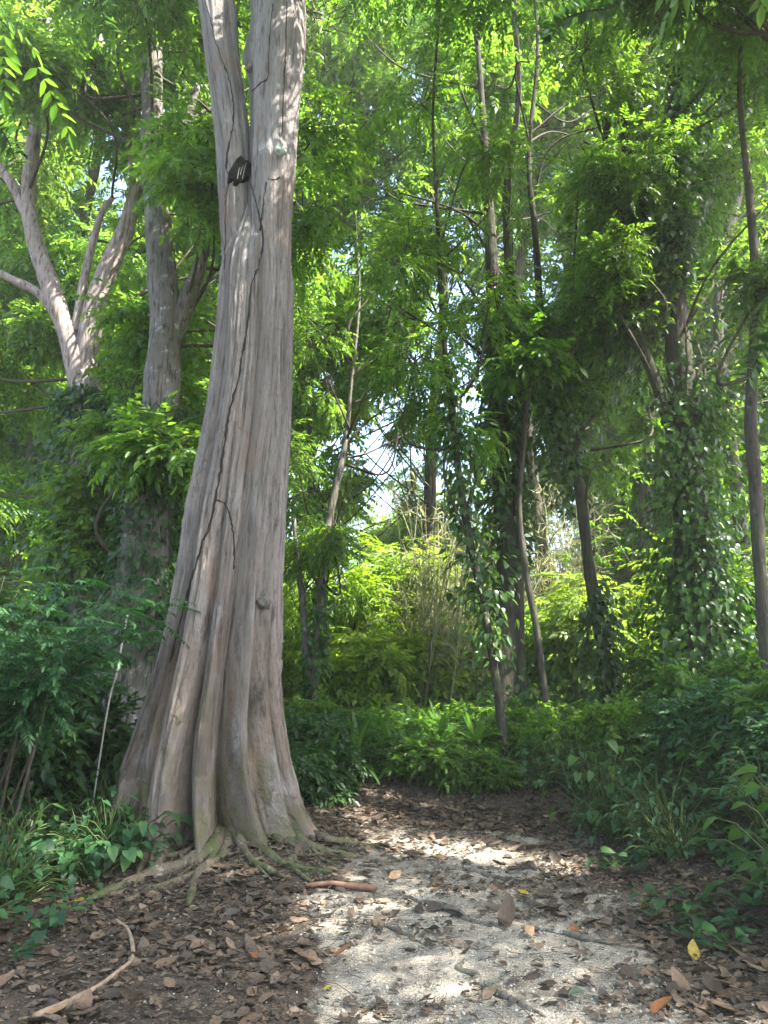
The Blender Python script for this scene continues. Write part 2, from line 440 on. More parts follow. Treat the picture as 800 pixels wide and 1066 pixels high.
# ------------------------------------------------------------------ setting: ground
def build_ground():
    def axis(a, b, fine0, fine1, st, far):
        lo = [fine0]; s = st
        while lo[-1] > a: s *= 1.22; lo.append(lo[-1] - s)
        hi = [fine1]; s = st
        while hi[-1] < b: s *= 1.22; hi.append(hi[-1] + s)
        return np.array(lo[::-1][:-1] + list(np.arange(fine0, fine1, st)) + hi)
    xs = axis(-260, 260, -4.5, 5.0, .045, 0); ys = axis(-200, 420, 2.2, 10.5, .045, 0)
    X, Y = np.meshgrid(xs, ys)
    Z = gh(X, Y)
    pm = path_mask(X, Y)
    Z = Z + .012 * fbm(X * 9, Y * 9, 0, 31, 2) * np.exp(-((X) ** 2 + (Y - 6) ** 2) / 80)
    cl = Cloud()
    n, m = X.shape
    i = np.arange(n - 1)[:, None] * m; j = np.arange(m - 1)[None]
    cl.add(np.stack([X, Y, Z], -1), np.stack([i + j, i + j + 1, i + m + j + 1, i + m + j], -1))
    o = cl.build('ground', GROUND, smooth=True)
    at = o.data.attributes.new('gravel', 'FLOAT', 'POINT'); at.data.foreach_set('value', pm.ravel().astype(np.float32))
    tag(o, 'forest floor of dark soil with a pale gravel path', None, None, 'structure')
build_ground()

# ------------------------------------------------------------------ the old tree
PROF = [(0, 226, 320), (120, 227, 314), (180, 228, 307), (215, 230, 305), (250, 231, 304), (300, 230, 303), (350, 227, 302), (400, 222, 301), (450, 214, 299), (500, 204, 296), (550, 195, 292),
        (600, 188, 289), (650, 177, 288), (700, 165, 288), (750, 150, 293), (800, 135, 302), (840, 128, 312), (865, 124, 322), (885, 120, 334), (905, 116, 345)]
# flutes of the trunk: (position across the visible face -1..1, half width in rad, depth, reach up the trunk in m)
FLUTES = [(-.86, .16, .01, 1.6), (-.70, .07, -.10, 2.2), (-.50, .08, -.12, 1.8), (-.32, .15, .17, 1.6), (-.07, .10, -.34, 1.2), (.12, .085, .24, 1.0), (.40, .16, -.46, 1.7),
          (.62, .09, .12, 2.0), (.73, .05, -.13, 1.5), (.82, .06, .07, 1.5), (.90, .05, -.10, 1.2), (.98, .15, .05, 1.2)]
def build_hero():
    root = thing('old_tree', 'huge grey fluted old tree with forked top and root-flared base beside the path', 'tree', (HX, HY, float(gh(HX, HY))))
    O = np.array(root.location)
    pr = np.array(PROF, float)
    py = np.linspace(165, 905, 860)
    L = np.interp(py, pr[:, 0], pr[:, 1]); R = np.interp(py, pr[:, 0], pr[:, 2])
    ker = np.hanning(57); ker /= ker.sum()
    sm = lambda a: np.convolve(np.pad(a, 28, 'edge'), ker, 'valid')
    L, R = sm(L), sm(R)
    pl = np.array([W(l, q, HY) for l, q in zip(L, py)]); prr = np.array([W(r, q, HY) for r, q in zip(R, py)])
    cx = (pl[:, 0] + prr[:, 0]) / 2; rad = (prr[:, 0] - pl[:, 0]) / 2; z = pl[:, 2]
    ns = 360
    th = np.linspace(0, 2 * PI, ns, endpoint=False) - PI / 2      # -pi/2 faces the camera
    TH, Zz = np.meshgrid(th, z); RR = np.repeat(rad[:, None], ns, 1)
    zz = np.maximum(Zz - .05, 0)
    disp = np.zeros_like(RR)
    fl = [(math.acos(-u) - PI, w, a, h) for u, w, a, h in FLUTES]   # angle in (-pi, 0)
    rg = np.random.default_rng(3)
    for k in range(9): fl.append((rg.uniform(.15, PI - .15), rg.uniform(.08, .2), rg.uniform(-.2, .16), rg.uniform(.8, 1.6)))
    for t0, w, a, h in fl:
        d = (TH - t0 + .10 * vnoise(Zz * 1.1, t0 * 9, 0, 7) * np.exp(-zz / 3) + PI) % (2 * PI) - PI
        ww = w * (1 + .25 * np.exp(-zz / .3))
        g = np.exp(-(d / ww) ** 2) if a > 0 else np.exp(-np.abs(d / ww) ** 1.35)
        fall = np.exp(-zz / h) * .9 + .26 * np.exp(-zz / 4.5)
        disp += a * g * fall
        if a > 0: disp += .13 * g * np.exp(-zz / .16)
    cxs, sns = np.cos(TH), np.sin(TH)
    arc = TH * .6
    per = lambda s, zs, seed: vnoise(cxs * s + 40, sns * s + 40, Zz * zs, seed)
    zw = Zz + .08 * per(5, 1.5, 60)
    row = np.floor(zw * 1.6 + 2.2 * per(6, .3, 61)); plate = _hash(np.floor((TH + 4) * 7.5 + .8 * per(4, 1.2, 62)), row, row * 0, 63)
    disp += .016 * (plate - .5) * sst(-.3, .3, per(2.5, .4, 64))
    disp += .010 * fbm(cxs * 9 + 40, sns * 9 + 40, Zz * 2.6, 65, 4)
    disp += .020 * per(3.2, .5, 41) + .013 * per(7, .8, 42) + .011 * per(15, 1.0, 43) + .007 * per(34, 1.6, 44) + .003 * per(60, 6, 45)
    gv = lambda s, zs, sd, w: sst(w, 0, np.abs(per(s, zs, sd)))
    disp -= (.050 * gv(5, .22, 70, .12) + .034 * gv(9, .3, 71, .14)) * (.22 + .78 * np.exp(-zz / 2.2)) * sst(-.35, .25, per(2.2, .5, 72))
    disp -= .014 * gv(17, .5, 73, .18) + .007 * gv(34, .9, 74, .22)
    # peeling plates: a few step edges that follow the grain
    pl_ = per(5.5, .33, 46)
    disp += .022 * sst(-.05, .05, pl_) + .014 * sst(-.03, .03, per(9, .4, 47)) + .010 * sst(-.03, .03, per(13, .9, 48)) - .02 * sst(.12, .0, np.abs(per(4.5, .25, 49))) * sst(-.2, .2, per(2, .5, 50))
    RR = RR * 1.0 + disp * np.clip(RR / .55, .45, 1.15)
    cy = HY + .0 * z
    # top closes inside the limbs
    top = sst(-1.5, -.25, Zz - z[0]); RR *= (1 - .8 * top)
    X = cx[:, None] + RR * cxs; Y = cy[:, None] + RR * sns * .95
    Z2 = Zz.copy()
    cl = Cloud(); n, m = X.shape
    i = np.arange(n - 1)[:, None] * m; j = np.arange(m)[None]; j2 = (j + 1) % m
    V = np.stack([X, Y, Z2], -1); F = np.stack([i + j, i + m + j, i + m + j2, i + j2], -1).reshape(-1, 4)
    cl.add(V, F)
    tr = cl.build('trunk', BARK_HERO, root, True, O)
    uvl = tr.data.uv_layers.new(name='UVMap')
    vi = np.empty(F.size, np.int32); tr.data.loops.foreach_get('vertex_index', vi)
    u = (vi % m) / m * 2 * PI; up = F.reshape(-1, 4)
    wrap = ((up % m).max(1) - (up % m).min(1)) > m / 2
    uu = u.reshape(-1, 4); uu[wrap] = np.where(uu[wrap] < .5, uu[wrap] + 2 * PI, uu[wrap])
    uvl.data.foreach_set('uv', np.stack([uu.ravel() * .55, V.reshape(-1, 3)[vi, 2]], -1).ravel().astype(np.float32))
    surf = [(V.reshape(-1, 3), F)]
    # limbs of the fork
    def limb(rows, seed, bump=None, yoff=0.0):
        r = smooth_line([(W((a + b) / 2, q, HY + yo)[0], HY + yo, W(0, q, HY + yo)[2], (b - a) / 2 * M_PER_PX(q, HY + yo)) for q, a, b, yo in rows], 14)
        r[:, :3] = r[:, :3]
        ns = 72; a = np.linspace(0, 2 * PI, ns, endpoint=False)
        A, ZZ = np.meshgrid(a, r[:, 2]); RR = np.repeat(r[:, 3:4], ns, 1)
        q = lambda s, zs, sd: vnoise(np.cos(A) * s + 9 + seed * 7, np.sin(A) * s + 9, ZZ * zs, sd)
        RR = RR + .015 * q(2.5, .7, 51) + .009 * q(6, 1.0, 52) + .006 * q(14, 1.8, 53) + .009 * sst(-.05, .05, q(4, .4, 54))
        if bump:
            for (qx, qy, rr, hh) in bump:
                b = W(qx, qy, HY); aa = PI if qx < 285 else -.3
                if hh < 0: aa = -PI / 2 + .25; hh = -hh
                d2 = ((A - aa + PI) % (2 * PI) - PI) ** 2 / .5 + ((ZZ - b[2]) / rr) ** 2
                RR = RR + hh * np.exp(-d2)
        V = np.stack([r[:, 0:1] + RR * np.cos(A), r[:, 1:2] + RR * np.sin(A), ZZ], -1)
        n, m = A.shape; i = np.arange(n - 1)[:, None] * m; j = np.arange(m)[None]; j2 = (j + 1) % m
        F = np.stack([i + j, i + j2, i + m + j2, i + m + j], -1).reshape(-1, 4)
        c = Cloud(); c.add(V, F); o = c.build('limb', BARK_HERO, root, True, O)
        uvl = o.data.uv_layers.new(name='UVMap'); vi = np.empty(F.size, np.int32); o.data.loops.foreach_get('vertex_index', vi)
        u = (vi % m) / m * 2 * PI; uu = u.reshape(-1, 4); fm = F % m; wrap = (fm.max(1) - fm.min(1)) > m / 2
        uu[wrap] = np.where(uu[wrap] < .5, uu[wrap] + 2 * PI, uu[wrap])
        uvl.data.foreach_set('uv', np.stack([uu.ravel() * .3 + seed, V.reshape(-1, 3)[vi, 2]], -1).ravel().astype(np.float32))
        surf.append((V.reshape(-1, 3), F)); return r
    lr = limb([(330, 236, 276, .05), (250, 231, 268, .03), (200, 229, 265, .0), (150, 226, 261, .0), (100, 220, 254, .02), (50, 213, 247, .08), (0, 207, 243, .15), (-70, 190, 230, .3), (-160, 150, 185, .6), (-260, 95, 120, 1.0)], 1)
    rr = limb([(340, 252, 300, -.02), (270, 257, 303, -.03), (215, 259, 304, -.05), (175, 261, 307, -.06), (120, 262, 310, -.06), (70, 261, 316, -.05), (30, 263, 319, -.03), (0, 263, 319, 0), (-80, 268, 322, .1), (-180, 292, 338, .3), (-300, 340, 374, .6)],
              2, [(262, 66, .20, .07), (285, 178, .13, -.045)])
    for q in range(2): limb_path = None
    bv = BVHTree.FromPolygons([tuple(v) for v in np.concatenate([s[0] for s in surf])],
                              [tuple(int(k) for k in f) for f in np.concatenate([surf[0][1], surf[1][1] + len(surf[0][0]), surf[2][1] + len(surf[0][0]) + len(surf[1][0])])])
    cam = Vector((0, 0, CAM_H))
    def hit(px_, py_):
        d = (Vector(W(px_, py_, 5.0)) - cam).normalized()
        loc, nrm, _, _ = bv.ray_cast(cam, d)
        if loc is None: return None, None
        if nrm.dot(d) > 0: nrm = -nrm
        return np.array(loc), np.array(nrm)
    # fork hollow as a raised patch, its inner shade painted black, with pale splinters
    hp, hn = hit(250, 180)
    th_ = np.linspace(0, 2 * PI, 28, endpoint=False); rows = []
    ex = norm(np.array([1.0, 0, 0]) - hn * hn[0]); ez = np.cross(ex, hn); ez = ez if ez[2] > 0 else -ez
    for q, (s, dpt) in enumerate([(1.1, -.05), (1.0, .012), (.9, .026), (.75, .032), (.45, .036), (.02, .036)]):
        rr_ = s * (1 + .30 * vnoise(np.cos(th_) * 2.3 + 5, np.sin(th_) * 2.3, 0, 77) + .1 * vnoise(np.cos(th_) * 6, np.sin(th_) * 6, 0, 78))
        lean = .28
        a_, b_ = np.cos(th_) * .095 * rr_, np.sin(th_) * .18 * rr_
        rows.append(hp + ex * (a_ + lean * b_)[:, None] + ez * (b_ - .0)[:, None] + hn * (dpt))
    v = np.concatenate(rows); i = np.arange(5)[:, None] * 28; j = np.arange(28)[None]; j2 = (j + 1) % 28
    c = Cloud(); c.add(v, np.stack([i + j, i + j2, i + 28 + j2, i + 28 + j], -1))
    ho = c.build('hollow', HOLLOW_SHADE, root, True, O); ho['label'] = 'hollow in the trunk fork, its shade painted as a raised black patch'
    c = Cloud()
    for k in range(3):
        x0 = -.02 + .026 * k
        pts = [hp + ex * (x0 + .012 * math.sin(k * 3)) + ez * (-.10 + .045 * (k % 2)) + hn * .045, hp + ex * (x0 + .015) + ez * .01 + hn * .055, hp + ex * (x0 + .03) + ez * (.02 + .035 * (k % 3)) + hn * .05]
        tube(c, smooth_line(pts, 4), np.linspace(.003, .001, 9), 4)
    c.build('splinter', STICK_W, ho, False, O)
    # knots
    def knot(px_, py_, r, mat, label, flat=.7):
        p, nn = hit(px_, py_)
        a = np.linspace(0, 2 * PI, 20, endpoint=False); b = np.linspace(.02, PI - .02, 12)
        A, B = np.meshgrid(a, b)
        rad = r * (1 + .45 * vnoise(np.cos(A) * 2 + px_, np.sin(A) * 2, B * 2, 3))
        v = np.stack([np.cos(A) * np.sin(B) * rad, np.sin(A) * np.sin(B) * rad * flat, np.cos(B) * rad * .85], -1) + p
        i = np.arange(11)[:, None] * 20; j = np.arange(20)[None]; j2 = (j + 1) % 20
        c = Cloud(); c.add(v, np.stack([i + j, i + j2, i + 20 + j2, i + 20 + j], -1))
        o = c.build('knot', mat, root, True, O); o['label'] = label
    knot(291, 157, .058, LICHEN, 'pale green lichen-covered knot')
    knot(276, 628, .06, BARK_GREY, 'grey stub of a lost branch low on the trunk')
    knot(262, 70, .055, BARK_GREY, 'grey swelling on the inner edge of the right limb')
    # roots on the ground
    def root_part(pix, r0, r1, lift=.3, seed=0, mat=BARK_ROOT):
        pts = []
        for k, (a, b) in enumerate(pix):
            p = G(a, b); pts.append(p)
        pts = np.array(pts); rr = np.linspace(r0, r1, len(pts))
        line = smooth_line(np.column_stack([pts, rr]), 8)
        line[:, 2] = gh(line[:, 0], line[:, 1]) + line[:, 3] * lift + .02 * vnoise(line[:, 0] * 5, line[:, 1] * 5, seed, 8)
        c = Cloud(); tube(c, line[:, :3], line[:, 3], 14, .35, seed)
        c.build('root', mat, root, True, O)
    R_ = [([(232, 862), (222, 884), (205, 896), (180, 905), (150, 915), (110, 932), (70, 948)], .10, .025, .35),
          ([(238, 866), (236, 884), (222, 900), (205, 912), (200, 930), (196, 945)], .075, .02, .4),
          ([(240, 868), (252, 882), (262, 898), (280, 908), (300, 915)], .06, .015, .4),
          ([(190, 872), (170, 886), (140, 896), (100, 905)], .08, .03, .4),
          ([(178, 880), (165, 900), (150, 912), (120, 922), (90, 930)], .05, .02, .5),
          ([(160, 878), (150, 890), (146, 905), (140, 925)], .05, .015, .4),
          ([(268, 868), (275, 885), (290, 897), (312, 905), (345, 908)], .07, .02, .35),
          ([(300, 866), (315, 880), (340, 888), (375, 893), (420, 897)], .10, .02, .35),
          ([(318, 866), (338, 876), (365, 880), (400, 884)], .09, .02, .35),
          ([(222, 890), (214, 905), (190, 916), (160, 925), (130, 940)], .055, .02, .5),
          ([(250, 878), (246, 895), (240, 910), (226, 925)], .035, .012, .5),
          ([(285, 872), (300, 890), (305, 905), (330, 922)], .05, .012, .4),
          ([(205, 880), (190, 890), (160, 893), (130, 902)], .045, .02, .6)]
    for k, (pix, a, b, l) in enumerate(R_): root_part(pix, a * .72, b * .8, l * .5, k)
    rq = np.random.default_rng(17)
    for k in range(22):
        a0 = rq.uniform(130, 335); sx = (a0 - 232) / 100; b0 = 872 + 8 * rq.random()
        pix = [(a0, b0)]
        for q in range(4): pix.append((pix[-1][0] + sx * rq.uniform(4, 16) + rq.normal(0, 7), pix[-1][1] + rq.uniform(4, 13) * (1.15 - abs(sx) * .5)))
        root_part(pix, rq.uniform(.014, .03), .006, .2, 40 + k)
    # crown far above
    rg = np.random.default_rng(8)
    leaves, wood = Cloud(), Cloud()
    cr = []
    for k in range(21):
        c = np.array([rg.uniform(-3.6, 4.4), rg.uniform(4.8, 10), rg.uniform(10.6, 14.5)])
        cr.append(c)
        s0 = (lr if c[0] < -2 else rr)[-12 - rg.integers(0, 30), :3]
        mid = (s0 + c) / 2 + rg.normal(0, .3, 3)
        tube(wood, smooth_line([s0, mid, c], 8), np.linspace(.09, .02, 17), 8, .1)
        P, pos, d = blob_shoots(c, np.array([1.4, 1.4, .9]), 30, rg)
        twigs(wood, P, .012, .003)
        kp = keep(pos); pos, d = pos[kp], d[kp]
        place_mix(leaves, S_PIN, frames(d, None, rg.normal(0, .35, len(d)), rg), pos, rg.uniform(.85, 1.35, len(d)), rg)
    wood.build('branch_network', BARK_GREY, root, True, O)
    leaves.build('crown', L_MID, root, False, O)
    return hit

# sun gaps: the lit patches of the photograph
for a, b, Y, r in [(262, 388, 6.55, .10), (268, 370, 6.55, .10), (280, 350, 6.55, .07), (291, 745, 6.5, .10), (288, 690, 6.5, .06), 
                   (60, 330, 10, .35), (100, 300, 10, .45), (125, 240, 10, .45), (42, 270, 10, .4), (28, 220, 10, .3), (165, 260, 9.6, .25), (10, 670, 8.5, .5),
                   (330, 640, 14, 1.3), (400, 620, 15, 1.8), (380, 560, 16, 1.5), (450, 600, 18, 2.0), (490, 680, 18, 1.5), (430, 760, 11, .5), (470, 770, 10.5, .4),
                   (595, 640, 15, 1.0), (640, 500, 15, 1.2), (610, 720, 13, .8), (690, 600, 13, .6), (330, 420, 13, 1.0), (60, 180, 12, 1.4), (110, 120, 12, 1.2), (30, 60, 12, 1.0),
                   (340, 150, 12, 1.2), (350, 60, 12, 1.0), (330, 300, 12, .8), (640, 95, 9, .2), (730, 85, 9, .25), (660, 130, 9, .2)]:
    beam(W(a, b, Y), r)
for a, b, Y, r in [(480, 560, 15, 1.5), (560, 560, 14.5, 1.5), (640, 580, 14.5, 1.3), (720, 560, 14, 1.2), (600, 450, 15, 1.2), (520, 480, 15, 1.2), (690, 450, 14, 1.0), (760, 600, 13, .8), (520, 650, 15, 1.2), (540, 720, 12, .5), (345, 450, 12, .6), (330, 560, 12, .5), (500, 740, 11.5, .5), (600, 730, 12, .5), (40, 640, 13, .8), (20, 560, 13, .8), (200, 330, 14, .8)]:
    beam(W(a, b, Y), r)
beam(W(400, 520, 31), 2.6); beam(W(445, 560, 29), 2.2); beam(W(350, 560, 30), 2.0)
for a, b, r in [(470, 886, .05), (520, 884, .06), (565, 886, .04), (405, 893, .03), (110, 885, .05), (90, 915, .04)]:
    beam(G(a, b), r)
hero_hit = build_hero()

# thin dark climbers on the old tree
def climber(pix, r, label):
    pts = []
    fine = smooth_line(np.array(pix, float), 8)
    last = None
    for a, b in fine:
        p, n = hero_hit(a + RNG.normal(0, .35), b)
        if p is None: continue
        q = p + n * r * .15
        if last is not None and np.linalg.norm(q - last) > .5: continue
        pts.append(q); last = q
    pts = np.array(pts); c = Cloud()
    tube(c, pts, .75 * r * (1 + .55 * vnoise(np.arange(len(pts)) * .45, r * 900, 0, 5)) * np.linspace(.8, 1.1, len(pts)), 6)
    tag(c.build('climbing_vine', VINE, None, True, pts[0]), label, 'vine', 'thin dark vines creeping over the old trunk')
climber([(262, 192), (268, 215), (272, 232), (274, 255), (268, 280), (262, 300), (257, 345), (252, 372), (249, 392), (240, 425), (234, 462), (228, 500), (220, 540), (209, 572), (200, 602), (193, 628), (186, 655), (178, 690)], .012, 'longest dark vine winding from the fork hollow down the old trunk')
climber([(214, 2), (221, 25), (223, 38), (231, 62), (238, 80), (243, 108), (242, 135), (237, 158), (236, 176), (240, 183)], .010, 'dark vine down the left limb of the old tree into the hollow')
climber([(238, 190), (235, 215), (235, 250), (234, 280)], .007, 'short dark vine below the hollow near the left edge of the trunk')
climber([(284, 4), (281, 45), (279, 80), (272, 86), (263, 95)], .008, 'dark vine hooking across the bulge on the right limb')
climber([(299, 2), (298, 45), (296, 90), (294, 140)], .007, 'straight dark vine high on the right limb of the old tree')
climber([(277, 190), (274, 215), (271, 240)], .009, 'short dark vine joining the longest one under the lichen knot')
climber([(226, 520), (236, 527), (242, 548), (244, 575), (243, 592)], .009, 'dark vine curling off to mid trunk like a hook')
climber([(279, 186), (286, 187), (292, 184)], .008, 'tiny dark vine stub under the pale lichen knot')

# ------------------------------------------------------------------ other trees
def px_line(rows, Y):
    """rows of (px, py, width px[, dy metres]) -> rows x y z r"""
    out = []
    for r in rows:
        yy = Y + (r[3] if len(r) > 3 else 0)
        p = W(r[0], r[1], yy); out.append((p[0], p[1], p[2], r[2] / 2 * M_PER_PX(r[1], yy)))
    return np.array(out)
TREES = {}
def ivy_on(line, z0, z1, n, label, size=(.07, .14), spread=.28, mat=None, group='ivy cloaking the forest trunks', seed=0, name='climbing_ivy'):
    rg = np.random.default_rng(100 + seed)
    L = line[(line[:, 2] >= z0) & (line[:, 2] <= z1)]
    k = rg.integers(0, len(L) - 1, n); t = rg.random(n)[:, None]
    p = L[k] * (1 - t) + L[k + 1] * t
    clump = .5 + .8 * np.clip(vnoise(p[:, 2] * 1.1, seed, 0, 3) + .5, 0, 1)
    a = rg.uniform(0, 2 * PI, n); o = np.stack([np.cos(a), np.sin(a), 0 * a], -1)
    pos = p[:, :3] + o * (p[:, 3] + np.abs(rg.normal(0, 1, n)) * spread * clump)[:, None]
    d = o * .7 + np.array([0, 0, -.8]) + rg.normal(0, .4, (n, 3))
    kp = keep(pos, .03)
    cl = Cloud(); M = frames(d, o * 1.0 + np.array([0, 0, .6]), rg.normal(0, .4, n), rg)
    place_mix(cl, [heart(1, .8), heart(1, .62, .1, .3), leaf6(1.15, .5)], M[kp], pos[kp], rg.uniform(size[0], size[1], n)[kp], rg)
    base = L[0, :3]
    tag(cl.build(name, mat or L_IVY, None, False, base), label, 'ivy', group)

def tree(name, label, rows, Y, bark, regions, leaf=None, shoots=S_PIN, seed=0, group=None, extra=(), n_tw=28, per=6, sides=18, z_att=.5, foot=True, sz=(.85, 1.3), branch_bark=None):
    rg = np.random.default_rng(seed)
    ln = px_line(rows, Y)
    if foot:
        b = ln[0].copy(); b[2] = float(gh(b[0], b[1])) - .15; b[3] *= 1.35
        if ln[0, 2] - b[2] > .25: ln = np.vstack([b, ln])
        else: ln[0] = b
    sm = smooth_line(ln, 10)
    root = thing(name, label, 'tree', (sm[0, 0], sm[0, 1], float(gh(sm[0, 0], sm[0, 1]))), group)
    O = np.array(root.location)
    c = Cloud(); tube(c, sm[:, :3], sm[:, 3], sides, .16, seed)
    c.build('trunk', bark, root, True, O)
    stems = [sm]
    for rw in extra:
        s2 = smooth_line(px_line(rw, Y), 10); stems.append(s2)
        c = Cloud(); tube(c, s2[:, :3], s2[:, 3], 12, .14, seed + 1); c.build('limb', bark, root, True, O)
    allp = np.vstack(stems)
    leaves = Cloud()
    for (x0, x1, y0, y1, d0, d1, n, r) in regions:
        for k in range(n):
            c = W(rg.uniform(x0, x1), rg.uniform(y0, y1), rg.uniform(d0, d1))
            rr = np.array([r, r, r * .7]) * rg.uniform(.75, 1.2)
            dist = np.linalg.norm(allp[:, :3] - c, axis=1) + 1.6 * np.maximum(0, allp[:, 2] - c[2] + rg.uniform(.6, 2.2))
            s0 = allp[np.argmin(dist + rg.normal(0, .5) * allp[:, 2] * .3 + rg.random(len(dist)) * .3)]
            mid = (s0[:3] + c) / 2 + rg.normal(0, .3, 3) - np.array([0, 0, .1])
            r0 = min(s0[3] * .5, .026)
            wood = Cloud(); tube(wood, smooth_line([s0[:3], mid, c], 6), np.linspace(r0, .012, 13), 6)
            P, pos, d = blob_shoots(c, rr, n_tw, rg, per)
            kt = keep(P[:, 3], .1); twigs(wood, P[kt], .009, .002)
            wood.build('branch', branch_bark or TWIG, root, True, O)
            kp = keep(pos); pos, d = pos[kp], d[kp]
            place_mix(leaves, shoots, frames(d, None, rg.normal(0, .4, len(d)), rg), pos, rg.uniform(sz[0], sz[1], len(d)), rg)
    if leaves.k: leaves.build('crown', leaf or L_CAN, root, False, O)
    TREES[name + str(seed)] = sm
    return sm, root

# forked pale tree on the left
t2, _ = tree('forked_tree', 'pale forked tree with sunlit branches behind shrubs at the far left', [(100, 640, 54), (98, 560, 50), (100, 480, 44), (92, 425, 36), (84, 390, 27), (66, 335, 20), (48, 285, 18), (33, 235, 17), (30, 200, 14), (36, 140, 13), (42, 90, 9), (52, 20, 6)], 10.5, BARK_PALE,
     [(-60, 90, -120, 200, 11.3, 14, 15, 1.1), (40, 225, -120, 300, 11.4, 14, 14, 1.1), (-50, 60, 300, 520, 11.3, 13, 7, .8), (-40, 200, -150, 90, 8.6, 10.4, 7, .7), (40, 130, 420, 560, 9.6, 10.2, 4, .45)], L_CAN, S_CAN + S_PIN, 11, n_tw=26,
     extra=[[(86, 405, 25), (92, 360, 22), (102, 310, 21), (118, 268, 20), (132, 235, 18), (142, 190, 14), (138, 140, 15), (122, 92, 12), (104, 45, 9), (90, -20, 5)],
            [(32, 228, 14), (20, 205, 12), (6, 182, 10), (-20, 150, 8)], [(62, 330, 12), (40, 305, 10), (15, 292, 9), (-20, 275, 7)], [(78, 345, 9), (90, 280, 8), (105, 225, 7), (118, 205, 5)]])
t3, _ = tree('grey_tree', 'straight grey-barked tree just left of the huge old trunk', [(122, 760, 88), (132, 690, 74), (144, 620, 60), (156, 540, 46), (164, 460, 40), (169, 390, 36), (172, 330, 33), (168, 270, 29), (163, 215, 26), (158, 130, 24), (160, 20, 17), (166, -80, 9)], 9.2, BARK_GREY,
     [(150, 245, -120, 200, 9.4, 12, 8, 1.0), (250, 370, -120, 360, 9.5, 13, 13, 1.05), (120, 215, 230, 480, 9.5, 11, 5, .7), (70, 300, -20, 230, 9.6, 11, 6, .85), (95, 230, -60, 215, 7.9, 9.2, 7, .85), (120, 195, 430, 540, 8.3, 8.9, 3, .4)], L_CAN, S_CAN + S_PIN, 12, n_tw=26,
     extra=[[(176, 360, 22), (196, 310, 18), (210, 270, 13), (216, 215, 9), (222, 160, 5)], [(168, 220, 12), (188, 150, 10), (205, 90, 7)]])
t4, _ = tree('slender_tree', 'slender tree with drooping leaves just right of the old trunk', [(328, 752, 12), (329, 690, 11), (333, 630, 10), (338, 570, 9), (348, 515, 8), (360, 460, 6), (366, 400, 4), (374, 310, 3), (370, 220, 2)], 12.0, BARK_GREY,
     [(300, 450, 260, 480, 11, 13.5, 11, .75), (300, 365, 520, 640, 11.5, 12.6, 4, .5), (400, 460, 300, 440, 11.5, 13, 3, .6)], L_CAN, S_DROOP + S_PIN, 13, n_tw=15, sz=(.7, 1.05),
     extra=[[(330, 720, 9), (320, 690, 9), (317, 640, 8), (311, 590, 6), (306, 540, 4)]])
t5, _ = tree('leaning_sapling', 'thin leaning sapling left of the dark double trunk', [(528, 812, 10), (522, 750, 10), (514, 690, 9), (503, 630, 9), (492, 575, 8), (481, 515, 8), (472, 440, 7), (464, 370, 6), (459, 300, 5), (456, 230, 4), (451, 120, 3), (458, 10, 2.5)], 9.3, BARK_DARK,
     [(405, 530, 100, 400, 8.6, 10.6, 9, .75), (440, 500, 380, 480, 9, 10, 2, .45)], L_CAN, S_DROOP + S_PIN, 14, sides=10, n_tw=15, sz=(.65, 1.0))
t6, _ = tree('dark_twin_tree', 'dark twin-stemmed tree in the middle wrapped in ivy', [(530, 790, 25), (528, 720, 23), (527, 640, 21), (527, 560, 21), (522, 480, 20), (519, 400, 18), (514, 310, 15), (508, 200, 10), (500, 80, 6), (490, -50, 5), (496, -180, 4)], 11.2, BARK_DARK,
     [(360, 480, -120, 330, 10, 13, 12, 1.0), (470, 610, -120, 330, 10, 13, 9, 1.0)], L_CAN, S_PIN, 15, n_tw=26, sz=(.7, 1.05),
     extra=[[(543, 785, 15), (541, 700, 14), (539, 610, 14), (539, 530, 14), (543, 450, 13), (547, 385, 12), (540, 335, 11), (531, 285, 10), (528, 200, 8), (540, 100, 6), (536, -10, 5), (548, -140, 3)]])
t7, _ = tree('pale_sapling', 'thin pale sapling curving up just right of the dark twin trunks', [(574, 768, 9), (566, 710, 8), (558, 650, 8), (547, 590, 7), (541, 530, 6), (546, 450, 5), (548, 400, 4), (540, 340, 3)], 10.3, BARK_SLIM,
     [(520, 580, 330, 420, 10, 11, 2, .5)], L_MID, S_BROAD, 16, sides=8)
t8, _ = tree('bent_tree', 'bent dark tree leaning left between the twin trunks and the ivy pillar', [(640, 758, 15), (632, 700, 14), (622, 640, 13), (612, 580, 12), (606, 525, 12), (597, 485, 11), (580, 450, 10), (570, 400, 8), (563, 330, 8), (558, 250, 6), (551, 160, 5), (560, 50, 4), (552, -60, 3)], 11.0, BARK_DARK,
     [(540, 680, 60, 330, 10, 12.5, 10, .95), (560, 690, 330, 500, 10.8, 12.5, 7, .7)], L_CAN, S_PIN, 17, n_tw=26, sz=(.7, 1.05),
     extra=[[(597, 485, 7), (606, 420, 6), (600, 360, 5), (594, 300, 4)]])
